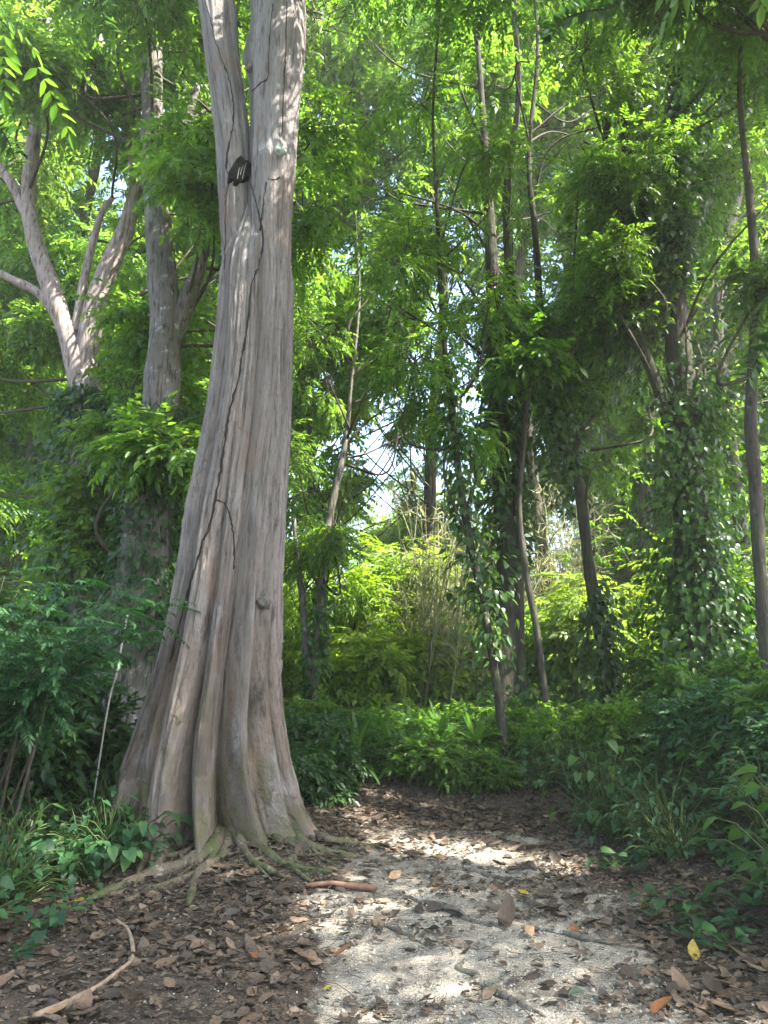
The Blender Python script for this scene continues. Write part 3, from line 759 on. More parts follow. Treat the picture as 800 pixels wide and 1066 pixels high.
t9, _ = tree('ivy_tree', 'tall tree on the right bank hidden under a thick pillar of ivy', [(736, 735, 46), (730, 660, 42), (723, 580, 40), (716, 480, 33), (708, 380, 26), (702, 280, 20), (700, 170, 16), (705, 60, 12), (712, -60, 9)], 10.2, BARK_DARK,
     [(585, 720, -150, 180, 9, 12, 13, 1.05), (630, 760, 230, 430, 9.3, 11, 8, .6), (700, 860, -150, 200, 8.5, 12, 14, 1.05), (600, 700, 180, 360, 9.6, 11.5, 6, .8), (720, 850, 200, 420, 9.5, 12, 8, .85)], L_CAN, S_PIN, 18, n_tw=28, sz=(.7, 1.05),
     extra=[[(706, 470, 14), (684, 400, 12), (664, 345, 11), (652, 290, 10), (645, 230, 9), (634, 150, 8), (626, 80, 9), (622, 0, 6)], [(668, 345, 10), (672, 270, 10), (664, 200, 10), (655, 165, 9), (648, 110, 6)]])
t10, _ = tree('edge_tree', 'thin bare-stemmed tree at the right edge', [(800, 700, 14), (795, 650, 13), (790, 560, 13), (786, 500, 13), (782, 440, 12), (784, 380, 11), (787, 300, 9), (780, 200, 7), (770, 90, 5), (778, -40, 4)], 7.4, BARK_SLIM,
     [(770, 850, 60, 300, 6.6, 8.2, 2, .55)], L_MID, S_CAN, 19, sides=12, sz=(.7, 1.0))
t11, _ = tree('overhanging_tree', 'dark-leaved tree overhanging from beyond the top right corner', [(905, 900, 60), (900, 600, 46), (895, 300, 36), (880, 60, 28), (850, -150, 20), (800, -330, 12)], 6.2, BARK_DARK,
     [(560, 720, -330, -40, 5.4, 7.5, 8, .8), (720, 900, -330, 0, 5, 7.5, 6, .8), (780, 950, -400, -150, 2.5, 5, 6, .9)], L_MID, S_PIN, 20)
# trees added out of frame; their crowns shade the scene from right and behind
def overhead(tree_label, base, spots_, seed, leaf):
    rg = np.random.default_rng(seed)
    root = thing('added_shade_tree', tree_label, 'tree', (base[0], base[1], float(gh(*base)))); O = np.array(root.location)
    ln = smooth_line([(base[0], base[1], -.2, .26), (base[0] + .2, base[1] + .1, 3, .21), (base[0] - .1, base[1], 6.5, .16), (base[0] + .1, base[1] + .2, 10, .08)], 8)
    c = Cloud(); tube(c, ln[:, :3], ln[:, 3], 16, .15, seed); c.build('trunk', BARK_GREY, root, True, O)
    lv, wd = Cloud(), Cloud()
    for (x, y, z) in spots_:
        c = np.array([x, y, z]); s0 = ln[np.argmin(np.abs(ln[:, 2] - (z - .35 * abs(x - base[0]) - 1.2))), :3]
        tube(wd, smooth_line([s0, (s0 + c) / 2 + np.array([0, 0, .4]), c], 6), np.linspace(.07, .015, 13), 6)
        P, pos, d = blob_shoots(c, np.array([1.5, 1.5, .8]), 34, rg); twigs(wd, P, .01, .003)
        kp = keep(pos); pos, d = pos[kp], d[kp]
        place_mix(lv, S_PIN, frames(d, None, rg.normal(0, .35, len(d)), rg), pos, rg.uniform(.95, 1.5, len(d)), rg)
    wd.build('branch_network', TWIG, root, True, O); lv.build('crown', leaf, root, False, O)
rgo = np.random.default_rng(12)
overhead('broad canopy tree added for shade left of the path behind the viewer', (-5.5, -1.5), [(rgo.uniform(-9, -1), rgo.uniform(-6, 3.5), rgo.uniform(5.5, 10)) for _ in range(24)], 24, L_MID)
overhead('broad canopy tree added behind the viewer to cut the frontal sky light', (2.5, -6.0), [(rgo.uniform(-2, 7), rgo.uniform(-9, -2.5), rgo.uniform(2.5, 9.5)) for _ in range(26)], 25, L_MID)
overhead('broad canopy tree added for shade on the right bank out of the frame', (7.6, 3.2), [(rgo.uniform(2.6, 9.5), rgo.uniform(-.5, 7), rgo.uniform(8, 11.5)) for _ in range(24)] + [(.4, 5.9, 9.6), (1.5, 5.5, 10.4), (2.4, 5.7, 9.5), (1.1, 6.3, 11.2), (3.2, 4.9, 10), (0, 5.2, 10.6)], 22, L_MID)  # last clumps added to keep sun off the old trunk
overhead('broad canopy tree added for shade behind the right bank shrubs out of the frame', (9.2, 8.2), [(rgo.uniform(4.5, 11), rgo.uniform(5.5, 11), rgo.uniform(8, 12.5)) for _ in range(13)], 23, L_MID)
# trees of the middle distance, each with its own crown
MID = [(-40, 15.5, 'broad tree behind the forked pale tree at the far left'), (95, 17.5, 'dense tree between the forked pale tree and the grey tree'), (235, 15.0, 'leafy tree whose crown shows left of the old fork'), (330, 19.0, 'tall tree whose crown shows right of the old fork'),
       (440, 21.0, 'tall tree rising behind the leaning sapling'), (560, 17.0, 'leafy tree rising behind the dark twin trunks'), (665, 16.0, 'leafy tree behind the bent dark tree'), (770, 15.0, 'broad tree behind the ivy pillar'), (870, 17.0, 'tall tree beyond the thin bare stem at the right edge')]
for k, (x, Y, lab) in enumerate(MID):
    low = 430 if k not in (3, 4) else 250
    tree('forest_tree', lab, [(x, 720, 16), (x + 6, 600, 14), (x + (-1) ** k * 10, 450, 12), (x + (-1) ** k * 22, 300, 10), (x + 8, 150, 9), (x, 0, 7), (x - 14, -120, 6), (x - 5, -220, 4)], Y, BARK_DARK,
         [(x - 95, x + 95, -100, low, Y - 1.5, Y + 2, 26 if k not in (3, 4) else 28, 1.35), (x - 100, x + 100, -180, 60, Y - 2.5, Y + 1, 9, 1.3), (x - 80, x + 80, low, 600, Y - 1, Y + 1.5, 5 if k not in (3, 4) else 0, 1.1)] + ([(345, 480, 230, 440, 13.5, 17, 6, .95), (335, 460, 420, 560, 14, 19, 4, .6), (350, 490, -60, 170, Y - 4, Y - 1, 9, 1.0), (340, 470, 320, 480, 13, 17, 8, .75), (420, 640, 60, 330, 13, 15, 8, 1.0)] if k in (3, 4) else []), L_CAN if k not in (7,) else L_MID, S_FAR, 40 + k, 'trees of the middle distance', n_tw=20, per=5, sides=10, sz=(.75, 1.25))

# ivy on the trunks
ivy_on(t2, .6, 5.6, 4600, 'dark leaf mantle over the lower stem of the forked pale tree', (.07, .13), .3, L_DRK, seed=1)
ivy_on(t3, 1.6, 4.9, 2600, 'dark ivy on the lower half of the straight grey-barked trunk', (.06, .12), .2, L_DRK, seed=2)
ivy_on(t4, .5, 3.0, 700, 'dark ivy hanging on the slender tree right of the old trunk', (.08, .14), .16, seed=3)
ivy_on(t6, .7, 8.5, 3600, 'ivy wrapped round the dark twin trunks', (.08, .16), .22, seed=4)
ivy_on(t5, 1.6, 5.6, 700, 'loose ivy on the thin leaning sapling', (.08, .13), .17, seed=5)
ivy_on(t8, .5, 6.2, 2600, 'ivy bunched on the bent dark trunk', (.08, .16), .3, seed=6)
ivy_on(t9, .6, 8.6, 8500, 'thick ivy pillar on the tall tree of the right bank', (.07, .14), .42, seed=7)
ivy_on(t9, 5.0, 10.5, 4200, 'upper ivy on the tall tree of the right bank', (.08, .14), .34, seed=9)
ivy_on(TREES['ivy_tree18'][TREES['ivy_tree18'][:, 2] > 4.0] + np.array([-.45, 0, 0, 0]), 3.6, 8.8, 2200, 'ivy on the left fork of the ivy pillar tree', (.08, .14), .25, seed=8)

# ------------------------------------------------------------------ far wood: copies of three trees
def far_proto(seed, h, name, label, leaf):
    rg = np.random.default_rng(seed)
    root = thing(name, label, 'tree', (0, 0, 0), 'trees of the far wood')
    line = smooth_line([(0, 0, -.4, .26), (.1, .05, h * .3, .2), (-.15, .1, h * .6, .13), (.05, 0, h * .92, .04)], 8)
    c = Cloud(); tube(c, line[:, :3], line[:, 3], 10, .12, seed); c.build('trunk', BARK_SLIM, root, True)
    lv, wd = Cloud(), Cloud()
    for k in range(int(h * 2.2)):
        zz = rg.uniform(.2, 1) * h
        w = 2.6 * math.sin(PI * min(1, zz / h * .8 + .12)) + .6
        a = rg.uniform(0, 2 * PI); q = rg.uniform(.2, 1) * w
        c_ = np.array([q * math.cos(a), q * math.sin(a), zz])
        s0 = line[np.argmin(np.abs(line[:, 2] - zz + q * .5)), :3]
        tube(wd, smooth_line([s0, (s0 + c_) / 2, c_], 4), np.linspace(.05, .012, 9), 5)
        P, pos, d = blob_shoots(c_, np.array([1.3, 1.3, .95]), 24, rg, 5)
        place_mix(lv, S_FAR, frames(d, None, rg.normal(0, .4, len(d)), rg), pos, rg.uniform(.9, 1.5, len(d)), rg)
    wd.build('branch_network', TWIG, root, True); lv.build('crown', leaf, root)
    return root
FP = [far_proto(60, 22, 'far_tree', '', L_CAN), far_proto(61, 25, 'far_tree', '', L_CAN), far_proto(62, 11, 'far_tree', '', L_BRT)]
rg = np.random.default_rng(77)
used = [False] * 3
FARL = ['tall leafy tree in the far wood behind the nearer trunks', 'taller full-crowned tree in the far wood behind the nearer trunks', 'lower yellow-green tree in the far wood behind the nearer trunks']
for k in range(40):
    for _ in range(60):
        px = rg.uniform(-120, 920); Y = rg.uniform(20, 44)
        x = (px - 400) / FPX * Y
        if 325 < px < 480: continue
        break
    q = [0, 1, 2][k % 3]
    if 300 < px < 500: q = 2
    o = FP[q] if not used[q] else copy_tree(FP[q]); used[q] = True
    o['label'] = FARL[q]
    s = rg.uniform(.85, 1.15)
    o.location = (x, Y, float(gh(x, Y))); o.rotation_euler = (0, 0, rg.uniform(0, 2 * PI)); o.scale = (s, s, s)

for px, Y, s in [(345, 31, .8), (452, 29, .85), (405, 34, .72), (425, 40, .9)]:
    o = copy_tree(FP[2]); o['label'] = 'backlit yellow-green tree at the far side of the clearing'; o['group'] = 'backlit trees closing the clearing'
    x = (px - 400) / FPX * Y; o.location = (x, Y, float(gh(x, Y))); o.rotation_euler = (0, 0, px * 1.7); o.scale = (s, s, s)
# ------------------------------------------------------------------ brush, shrubs and plants
def shrub_proto(name, cat, label, group, seed, h, w, n, leaf, shoots, sz, stems=7, n_tw=14, per=5, bark=TWIG):
    rg = np.random.default_rng(seed)
    root = thing(name, label, cat, (0, 0, 0), group)
    lv, wd = Cloud(), Cloud()
    for k in range(n):
        a = rg.uniform(0, 2 * PI); q = w * math.sqrt(rg.random()); zz = h * rg.uniform(.25, .92) * (1 - .35 * (q / w) ** 2)
        c = np.array([q * math.cos(a), q * math.sin(a), zz])
        b = np.array([rg.normal(0, .08), rg.normal(0, .08), -.05])
        tube(wd, smooth_line([b, (b + c) / 2 + np.array([0, 0, .1 * h]), c], 5), np.linspace(.012 + .004 * h, .005, 11), 5)
        P, pos, d = blob_shoots(c, np.array([w * .42, w * .42, h * .24]), n_tw, rg, per, .1)
        twigs(wd, P, .005, .002)
        place_mix(lv, shoots, frames(d, None, rg.normal(0, .4, len(d)), rg), pos, rg.uniform(sz[0], sz[1], len(d)), rg)
    wd.build('stem', bark, root, True); lv.build('foliage', leaf, root)
    return root
def scatter_copies(protos, spots, labels, rng, smin=.8, smax=1.25):
    """First spot uses the prototype itself, the rest are copies."""
    seen = set()
    for k, (x, y, q) in enumerate(spots):
        o = protos[q] if q not in seen else copy_tree(protos[q]); seen.add(q)
        o['label'] = labels[q]
        s = rng.uniform(smin, smax)
        o.location = (x, y, float(gh(x, y)) - .02); o.rotation_euler = (rng.normal(0, .06), rng.normal(0, .06), rng.uniform(0, 2 * PI)); o.scale = (s, s, s * rng.uniform(.85, 1.15))
rg = np.random.default_rng(91)
S_SM = [spray(r_, 5, .26, leaf6(.11, .05), 60, .3) for _ in range(5)]
# understorey bushes in and round the clearing
BUSH = [shrub_proto('bush', 'bush', '', 'bushes of the clearing and its edges', 71, 2.2, 1.0, 12, L_CAN, S_BROAD, (.8, 1.2)),
        shrub_proto('bush', 'bush', '', 'bushes of the clearing and its edges', 72, 1.5, .9, 11, L_BRT, S_BROAD, (.8, 1.2)),
        shrub_proto('bush', 'bush', '', 'bushes of the clearing and its edges', 73, 3.0, 1.1, 14, L_BRT, S_DROOP, (.9, 1.4))]
BL = ['green leafy bush standing among the trunks behind the shrub bank', 'low yellow-green bush in the sunlit clearing', 'tall feathery yellow-green bush in the sunlit clearing']
spots = []
for px, Y, q in [(-30, 12, 0), (15, 11, 0), (30, 14, 1), (60, 13, 0), (5, 16, 2), (300, 14, 2), (325, 15.5, 2), (350, 14.5, 2), (378, 15, 1), (400, 16, 2), (432, 17.5, 2), (372, 17, 2), (418, 15, 2), (445, 15.2, 2), (470, 20, 2), (435, 14, 1), (400, 13.5, 1), (365, 18, 1), (340, 13, 1), (300, 18, 0),
                 (500, 14.5, 0), (575, 14, 1), (560, 17, 2), (600, 16, 1), (625, 14, 2), (655, 15, 1), (680, 13, 1), (665, 17, 2), (700, 14, 2), (760, 12, 0), (790, 12.5, 1), (770, 14, 2), (820, 11, 0), (840, 13, 2),
                 (520, 20, 0), (590, 20, 0), (440, 26, 0), (350, 24, 0), (300, 26, 0), (200, 22, 0), (120, 20, 0), (40, 20, 2), (640, 22, 0), (700, 20, 0), (780, 20, 0)]:
    spots.append(((px - 400) / FPX * Y, Y, q))
scatter_copies(BUSH, spots, BL, rg)
# straw-coloured cane thicket
def cane_proto(seed):
    rg = np.random.default_rng(seed)
    root = thing('cane_clump', '', 'canes', (0, 0, 0), 'cane thicket in the clearing')
    wd, lv = Cloud(), Cloud(); n = 90
    b = np.stack([rg.normal(0, .35, n), rg.normal(0, .35, n), np.zeros(n) - .05], -1)
    h = rg.uniform(1.6, 4.2, n); a = rg.uniform(0, 2 * PI, n); lean = rg.uniform(.1, .75, n)
    out = np.stack([np.cos(a) * lean, np.sin(a) * lean, np.zeros(n)], -1) * h[:, None] * .45
    P = np.stack([b + out * t ** 2 + np.array([0, 0, 1]) * (h * (t - .12 * lean * t * t))[:, None] for t in np.linspace(0, 1, 6)], 1)
    twigs(wd, P, .016, .004, 4)
    for t in range(1, 6):
        for q in range(4):
            pos = P[:, t] * .6 + P[:, t - 1] * .4 + rg.normal(0, .05, (n, 3))
            d = norm(out) * .4 + rg.normal(0, .6, (n, 3)) + np.array([0, 0, .25 if t < 4 else -.2])
            place(lv, leaf4(.34, .022, .1, .3), frames(d, None, rg.normal(0, 1, n), rg), pos, rg.uniform(.7, 1.3, n))
    wd.build('cane', plain('cane_straw', (.27, .27, .17), .7, (.17, .2, .09)), root); lv.build('foliage', L_STR, root)
    return root
CANE = [cane_proto(81), cane_proto(82)]
spots = [((px - 400) / FPX * Y, Y, k % 2) for k, (px, Y) in enumerate([(452, 13.9), (476, 14.4), (494, 15), (512, 16.5), (485, 19), (575, 16.5), (598, 17)])]
scatter_copies(CANE, spots, ['straw-coloured cane clump in the sunlit clearing behind the shrub bank'] * 2, rg, .9, 1.3)
# strap-leaved rosettes on the far bank
def rosette_proto(seed, n, L, wd_):
    rg = np.random.default_rng(seed)
    root = thing('strap_plant', '', 'plant', (0, 0, 0), 'strap-leaved plants on the far bank')
    lv, st = Cloud(), Cloud()
    tube(st, np.array([[0, 0, -.1], [.02, 0, .12], [.02, .02, .3]]), [.035, .03, .025], 8); st.build('stem', TWIG, root)
    for k in range(n):
        a = k * 2.4; el = 1.3 - 1.25 * (1 - k / n) + rg.normal(0, .1); l = L * rg.uniform(.7, 1.1)
        t = np.linspace(0, 1, 7); dirxy = np.array([math.cos(a), math.sin(a), 0])
        cen = dirxy * (l * t * math.cos(el))[:, None] + np.array([0, 0, 1]) * (.2 + l * t * math.sin(el) - .45 * l * t ** 2.2 * math.cos(el))[:, None]
        sd = np.array([-math.sin(a), math.cos(a), 0]); w = wd_ * np.sin(PI * np.clip(t * .85 + .12, 0, 1)) ** .7 * .5
        v = np.stack([cen - sd * w[:, None] + np.array([0, 0, .2]) * w[:, None], cen, cen + sd * w[:, None] + np.array([0, 0, .2]) * w[:, None]], 1)
        i = np.arange(6)[:, None] * 3; j = np.arange(2)[None]
        lv.add(v, np.stack([i + j, i + j + 1, i + 3 + j + 1, i + 3 + j], -1))
    lv.build('foliage', L_ROS, root, True); return root
ROS = [rosette_proto(83, 20, .6, .05), rosette_proto(84, 16, .5, .075)]
spots = []
for k, (px, py, Y) in enumerate([(375, 770, 9.4), (440, 750, 11), (455, 755, 10.6), (425, 765, 10.2), (480, 760, 11), (405, 790, 9.2), (395, 765, 10.5), (360, 780, 9.8), (318, 740, 11), (340, 755, 10.6), (300, 760, 10.3), (595, 740, 12), (520, 760, 10.6), (420, 800, 9.0), (372, 800, 8.9), (455, 790, 9.3), (345, 800, 8.7), (490, 790, 9.2)]):
    spots.append(((px - 400) / FPX * Y, Y, k % 2))
scatter_copies(ROS, spots, ['narrow strap-leaved plant on the shrub bank beyond the path end', 'broad strap-leaved plant on the shrub bank beyond the path end'], rg, .85, 1.3)
# shrubs along the bank at the end of the path
BSH = [shrub_proto('bank_shrub', 'shrub', '', 'shrubs on the bank beyond the path end', 74, .75, .5, 9, L_MID, S_SM, (.8, 1.3), n_tw=10, per=5),
       shrub_proto('bank_shrub', 'shrub', '', 'shrubs on the bank beyond the path end', 75, 1.0, .55, 9, L_CAN, S_BROAD, (.55, .95), n_tw=9, per=5),
       shrub_proto('bank_shrub', 'shrub', '', 'shrubs on the bank beyond the path end', 76, .85, .5, 9, L_DRK, S_BROAD, (.55, .9), n_tw=9, per=5)]
spots = []
for k in range(84):
    px = rg.uniform(300, 640); Y = rg.uniform(8.7, 12.0)
    if px < 420: q = [2, 2, 0, 1][k % 4]
    else: q = [0, 1, 1][k % 3]
    if Y < 9.2 and px < 400: Y += .4
    if Y < 10.2 and 390 < px < 560 and k % 3: continue
    spots.append(((px - 400) / FPX * Y, Y, q))
for px, Y in [(305, 8.4), (325, 8.5), (345, 8.6), (318, 8.0), (338, 8.9), (362, 8.9), (380, 9.0), (300, 8.8)]: spots.append(((px - 400) / FPX * Y, Y, 2))
scatter_copies(BSH, spots, ['small-leaved green shrub on the bank beyond the path end', 'bright broad-leaved shrub on the bank beyond the path end', 'dark broad-leaved shrub on the bank beyond the path end'], rg, .28, .8)

# broad-leaved herbs
def herb_proto(name, group, seed, n, h, w, size, leaf, shape=None, cat='plant'):
    rg = np.random.default_rng(seed)
    root = thing(name, '', cat, (0, 0, 0), group)
    a = rg.uniform(0, 2 * PI, n); q = w * np.sqrt(rg.random(n)); zz = h * rg.uniform(.25, 1, n) * (1 - .45 * (q / w) ** 2)
    e = np.stack([q * np.cos(a), q * np.sin(a), zz], -1)
    b = np.stack([rg.normal(0, .05, n), rg.normal(0, .05, n), -.03 + 0 * a], -1)
    P = np.stack([b, b * .6 + e * .4 + np.array([0, 0, .12 * h]), b * .2 + e * .8 + np.array([0, 0, .1 * h]), e], 1)
    st, lv = Cloud(), Cloud(); twigs(st, P, .006, .003, 4); st.build('stem', STEM_G, root)
    d = np.stack([np.cos(a), np.sin(a), -.35 + 0 * a], -1) + rg.normal(0, .3, (n, 3))
    place_mix(lv, shape or [heart(1, .85), heart(1, .7, .1, .3)], frames(d, None, rg.normal(0, .3, n), rg), e, rg.uniform(size[0], size[1], n), rg)
    lv.build('foliage', leaf, root); return root
gR = 'broad-leaved plants crowding the right bank'
HR = [herb_proto('broadleaf_plant', gR, 85, 60, .5, .42, (.05, .095), L_GRD), herb_proto('broadleaf_plant', gR, 86, 40, .36, .36, (.07, .125), L_GRD),
      herb_proto('broadleaf_plant', gR, 87, 60, .62, .45, (.05, .1), L_GRD, [leaf6(1, .5), leaf6(1, .42, .1, .25)]), herb_proto('broadleaf_plant', gR, 88, 46, .7, .45, (.08, .14), L_IVY)]
spots = []
while len(spots) < 190:
    x, y = rg.uniform(1.8, 6.2), rg.uniform(3.4, 11.5)
    edge = 2.05 + .3 * vnoise(y * 1.2, 0, 0, 66) + (.35 if y < 5.6 else .1) - (max(0, y - 7.2) * .5)
    if y > 7.2: x = rg.uniform(.8, 6.5)
    if y < 5.4 and rg.random() < .45: continue
    if x < edge + .1 or x > y * .62 + 1.2: continue
    if y > 7.2 and x < 1.9 and y < 8.2: continue
    spots.append((float(x), float(y), int(rg.choice(4, p=[.32, .25, .28, .15]))))
scatter_copies(HR, spots, ['bushy heart-leaved plant on the right bank', 'low large-leaved plant on the right bank', 'narrow-leaved plant on the right bank', 'tall lighter green plant on the right bank'], rg, .7, 1.25)
gL = 'broad-leaved plants at the foot of the left shrubs'
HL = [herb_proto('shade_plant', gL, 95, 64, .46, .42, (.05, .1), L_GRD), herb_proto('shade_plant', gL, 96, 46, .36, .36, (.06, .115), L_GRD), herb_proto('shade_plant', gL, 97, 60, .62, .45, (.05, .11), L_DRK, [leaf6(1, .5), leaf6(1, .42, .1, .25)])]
spots = []
while len(spots) < 110:
    x, y = rg.uniform(-6.5, -1.9), rg.uniform(4.3, 9.5)
    edge = -2.3 - .12 * (6.5 - y) + .25 * vnoise(y * 1.4, 0, 0, 61)
    if x > edge or x < -y * .62 - 1.0: continue
    if math.hypot(x - HX, y - HY) < 1.05: continue
    spots.append((float(x), float(y), int(rg.choice(3, p=[.38, .3, .32]))))
for px, py in [(118, 868), (104, 880), (128, 880), (140, 893), (92, 895), (112, 900), (75, 905), (98, 912), (60, 915), (122, 858)]:
    p = G(px, py); spots.append((float(p[0]), float(p[1]), int(rg.integers(0, 2))))
scatter_copies(HL, spots, ['bushy heart-leaved plant in the shade left of the old tree', 'low large-leaved plant in the shade left of the old tree', 'fine-leaved dark plant in the shade left of the old tree'], rg, .75, 1.25)

# layered arching shrub over the left side
def arching_shrub():
    rg = np.random.default_rng(31)
    base = W(-20, 800, 6.0); base[2] = float(gh(base[0], base[1]))
    root = thing('arching_shrub', 'dark feathery shrub arching in flat layers at the left edge before the grey tree', 'shrub', base)
    O = np.array(root.location); lv, wd = Cloud(), Cloud()
    tips = [(175, 625), (150, 605), (120, 612), (85, 600), (50, 605), (20, 615), (165, 645), (130, 650), (95, 640), (60, 655), (25, 650), (-10, 630), (5, 600), (140, 625), (45, 630), (30, 705), (75, 690)]
    for k, (a, b) in enumerate(tips):
        e = W(a, b, 5.7 + rg.uniform(-.5, .6))
        s = base + np.array([rg.normal(0, .2), rg.normal(0, .25), 0])
        m = (s + e) / 2 + np.array([-.1, 0, .35 + .2 * rg.random()])
        ln = smooth_line([s, s * .45 + m * .55 + np.array([0, 0, .1]), m, e], 7)
        tube(wd, ln, np.linspace(.014, .004, len(ln)), 6)
        for q in range(9, len(ln)):
            for sd in (-1, 1):
                t = norm(ln[q] - ln[q - 1]); side = np.cross(t, [0, 0, 1.0]) * sd
                d = (t * .6 + side * .9 + rg.normal(0, .2, 3))[None]; d[0, 2] = -.06 + rg.normal(0, .1)
                place(lv, S_FLAT[rg.integers(0, 5)], frames(d, None, rg.normal(0, .15, 1), rg), ln[q][None] + rg.normal(0, .02, (1, 3)), np.array([rg.uniform(.3, .5)]))
    wd.build('stem', TWIG, root, True, O); lv.build('foliage', L_GRD, root, False, O)
arching_shrub()
# taller shrubs filling the left side
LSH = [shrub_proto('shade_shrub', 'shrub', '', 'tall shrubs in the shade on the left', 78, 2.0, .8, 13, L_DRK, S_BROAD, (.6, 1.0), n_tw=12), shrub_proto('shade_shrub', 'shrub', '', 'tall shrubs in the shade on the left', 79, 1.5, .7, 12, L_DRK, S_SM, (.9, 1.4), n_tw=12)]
spots = [((px - 400) / FPX * Y, Y, k % 2) for k, (px, Y) in enumerate([(30, 7.2), (75, 7.6), (-20, 7.0), (0, 8.6), (-60, 7.8), (40, 8.0)])]
scatter_copies(LSH, spots, ['tall dark broad-leaved shrub on the shaded left side', 'dark small-leaved shrub on the shaded left side'], rg, .85, 1.15)
# shrubs on top of the right bank
RSH = [shrub_proto('thicket_shrub', 'shrub', '', 'shrubs on top of the right bank', 98, 1.3, .7, 11, L_MID, S_BROAD, (.6, 1.0), n_tw=11), shrub_proto('thicket_shrub', 'shrub', '', 'shrubs on top of the right bank', 99, 1.0, .7, 11, L_GRD, S_SM, (.8, 1.3), n_tw=12)]
spots = [((px - 400) / FPX * Y, Y, k % 2) for k, (px, Y) in enumerate([(660, 10.5), (700, 9.6), (690, 8.6), (740, 9.2), (770, 8.2), (760, 7.2), (800, 9.4), (820, 7.8), (810, 6.6), (715, 7.6), (640, 9.4), (840, 9), (790, 10.4), (830, 6.0), (690, 11.5)])]
scatter_copies(RSH, spots, ['broad-leaved shrub on top of the right bank', 'small-leaved shrub on top of the right bank'], rg, .5, .8)

# low ground cover: countless small leaves
def ground_cover(name, label, region, n, size, leaf):
    rg = np.random.default_rng(len(label)); pos = []
    x0, x1, y0, y1, fn = region
    x = rg.uniform(x0, x1, n * 3); y = rg.uniform(y0, y1, n * 3); k = fn(x, y) + .5 * vnoise(x * 1.6, y * 1.6, 0, 15) > .25
    x, y = x[k][:n], y[k][:n]; n = len(x)
    p = np.stack([x, y, gh(x, y) + rg.uniform(.02, .16, n)], -1)
    a = rg.uniform(0, 2 * PI, n); d = np.stack([np.cos(a), np.sin(a), rg.normal(-.1, .3, n)], -1)
    cl = Cloud(); place_mix(cl, [heart(1, .85), leaf6(1, .5), heart(1, .65, .1, .3)], frames(d, None, rg.normal(0, .35, n), rg), p, rg.uniform(size[0], size[1], n), rg)
    tag(cl.build(name, leaf), label, 'ground cover', None, 'stuff')
ground_cover('ground_cover', 'low dark green leaves carpeting the right bank', (1.6, 6.5, 3.4, 12, lambda x, y: sst(2.1, 2.8, x + np.maximum(0, y - 7.4) * .45) * .8), 9000, (.05, .11), L_GRD)
ground_cover('ground_cover', 'low dark green leaves carpeting the ground left of the old tree', (-6.5, -1.8, 4.2, 10, lambda x, y: sst(-2.2, -2.9, x + .12 * (6.5 - y)) * .8), 5000, (.05, .12), L_GRD)
ground_cover('ground_cover', 'small green leaves over the bank beyond the path end', (-3, 3, 8.8, 14, lambda x, y: sst(8.9, 10, y) * .8), 4500, (.05, .1), L_MID)

# palm-like fronds at the right edge
def frond_plant():
    rg = np.random.default_rng(44)
    b = W(850, 860, 5.2); b[2] = float(gh(b[0], b[1]))
    root = thing('fern_plant', 'big fern with long arching fronds at the right edge', 'fern', b); O = np.array(root.location)
    for (a, c, Y) in [(752, 800, 5.0), (738, 735, 5.4), (770, 690, 5.6), (800, 740, 4.7), (780, 840, 4.8), (830, 690, 5.2)]:
        e = W(a, c, Y); m = (b + e) / 2; m[2] = max(b[2], e[2]) + .28
        ln = smooth_line([b, b * .5 + m * .5 + np.array([0, 0, .1]), m, e], 7); lv = Cloud(); tube(lv, ln, np.linspace(.012, .003, len(ln)), 5)
        for q in range(6, len(ln)):
            t = norm(ln[q] - ln[q - 1]); side = np.cross(t, [0, 0, 1.0]); s = .3 * math.sin(PI * min(1, (q - 4) / (len(ln) - 3)))
            for sd in (-1, 1):
                for h in (0, .5):
                    p = ln[q] * (1 - h) + ln[q - 1] * h
                    d = (t * .55 + side * sd + np.array([0, 0, -.35]) + rg.normal(0, .06, 3))[None]
                    place(lv, leaf6(1, .15, .1, .2), frames(d, None, None, rg), p[None], np.array([s]))
        lv.build('frond', L_GRD, root)
frond_plant()
# near leafy boughs that reach into the frame
def bough(name, label, pix, Y, size, leaf, broad=.6, seed=0, step=1):
    rg = np.random.default_rng(seed)
    ln = smooth_line([W(a, b, Y + (c if c else 0)) for a, b, c in pix], 6)
    root = thing(name, label, 'branch', ln[0], None); O = np.array(root.location)
    st, lv = Cloud(), Cloud(); tube(st, ln, np.linspace(.008, .0025, len(ln)), 6); st.build('stem', TWIG, root, True, O)
    for q in range(2, len(ln), step):
        t = norm(ln[q] - ln[q - 1])
        for sd in (-1, 1):
            side = norm(np.cross(t, [0, .9, .5])) * sd
            d = (t * .45 + side * .9 + rg.normal(0, .25, 3))[None]
            place(lv, heart(1, broad, .06, .15) if q % 2 else leaf6(1, broad, .08, .12), frames(d, np.array([0, -.6, .8]), rg.normal(0, .4, 1), rg), ln[q][None], np.array([size * rg.uniform(.8, 1.2)]))
    lv.build('foliage', leaf, root, False, O)
bough('leafy_bough', 'dark round-leaved bough hanging in at the top right of centre', [(660, -30, 0), (640, 5, 0), (610, 12, 0), (585, 22, 0), (572, 45, 0)], 4.2, .085, L_DRK, .75, 1)
bough('leafy_bough', 'dark broad-leaved bough at the right edge beside the thin bare stem', [(840, 300, 0), (815, 335, 0), (795, 360, 0), (782, 390, 0)], 3.6, .11, L_DRK, .55, 2)
bough('leafy_bough', 'dark leafy bough at the left edge level with the fork', [(-40, 90, 0), (-15, 120, 0), (5, 140, 0), (18, 170, 0)], 4.0, .11, L_DRK, .4, 3)
bough('leafy_bough', 'dark bough hanging from the top edge above the pale forked tree', [(98, -60, 0), (103, -20, 0), (106, 10, 0), (110, 30, 0)], 4.4, .12, L_DRK, .35, 4)

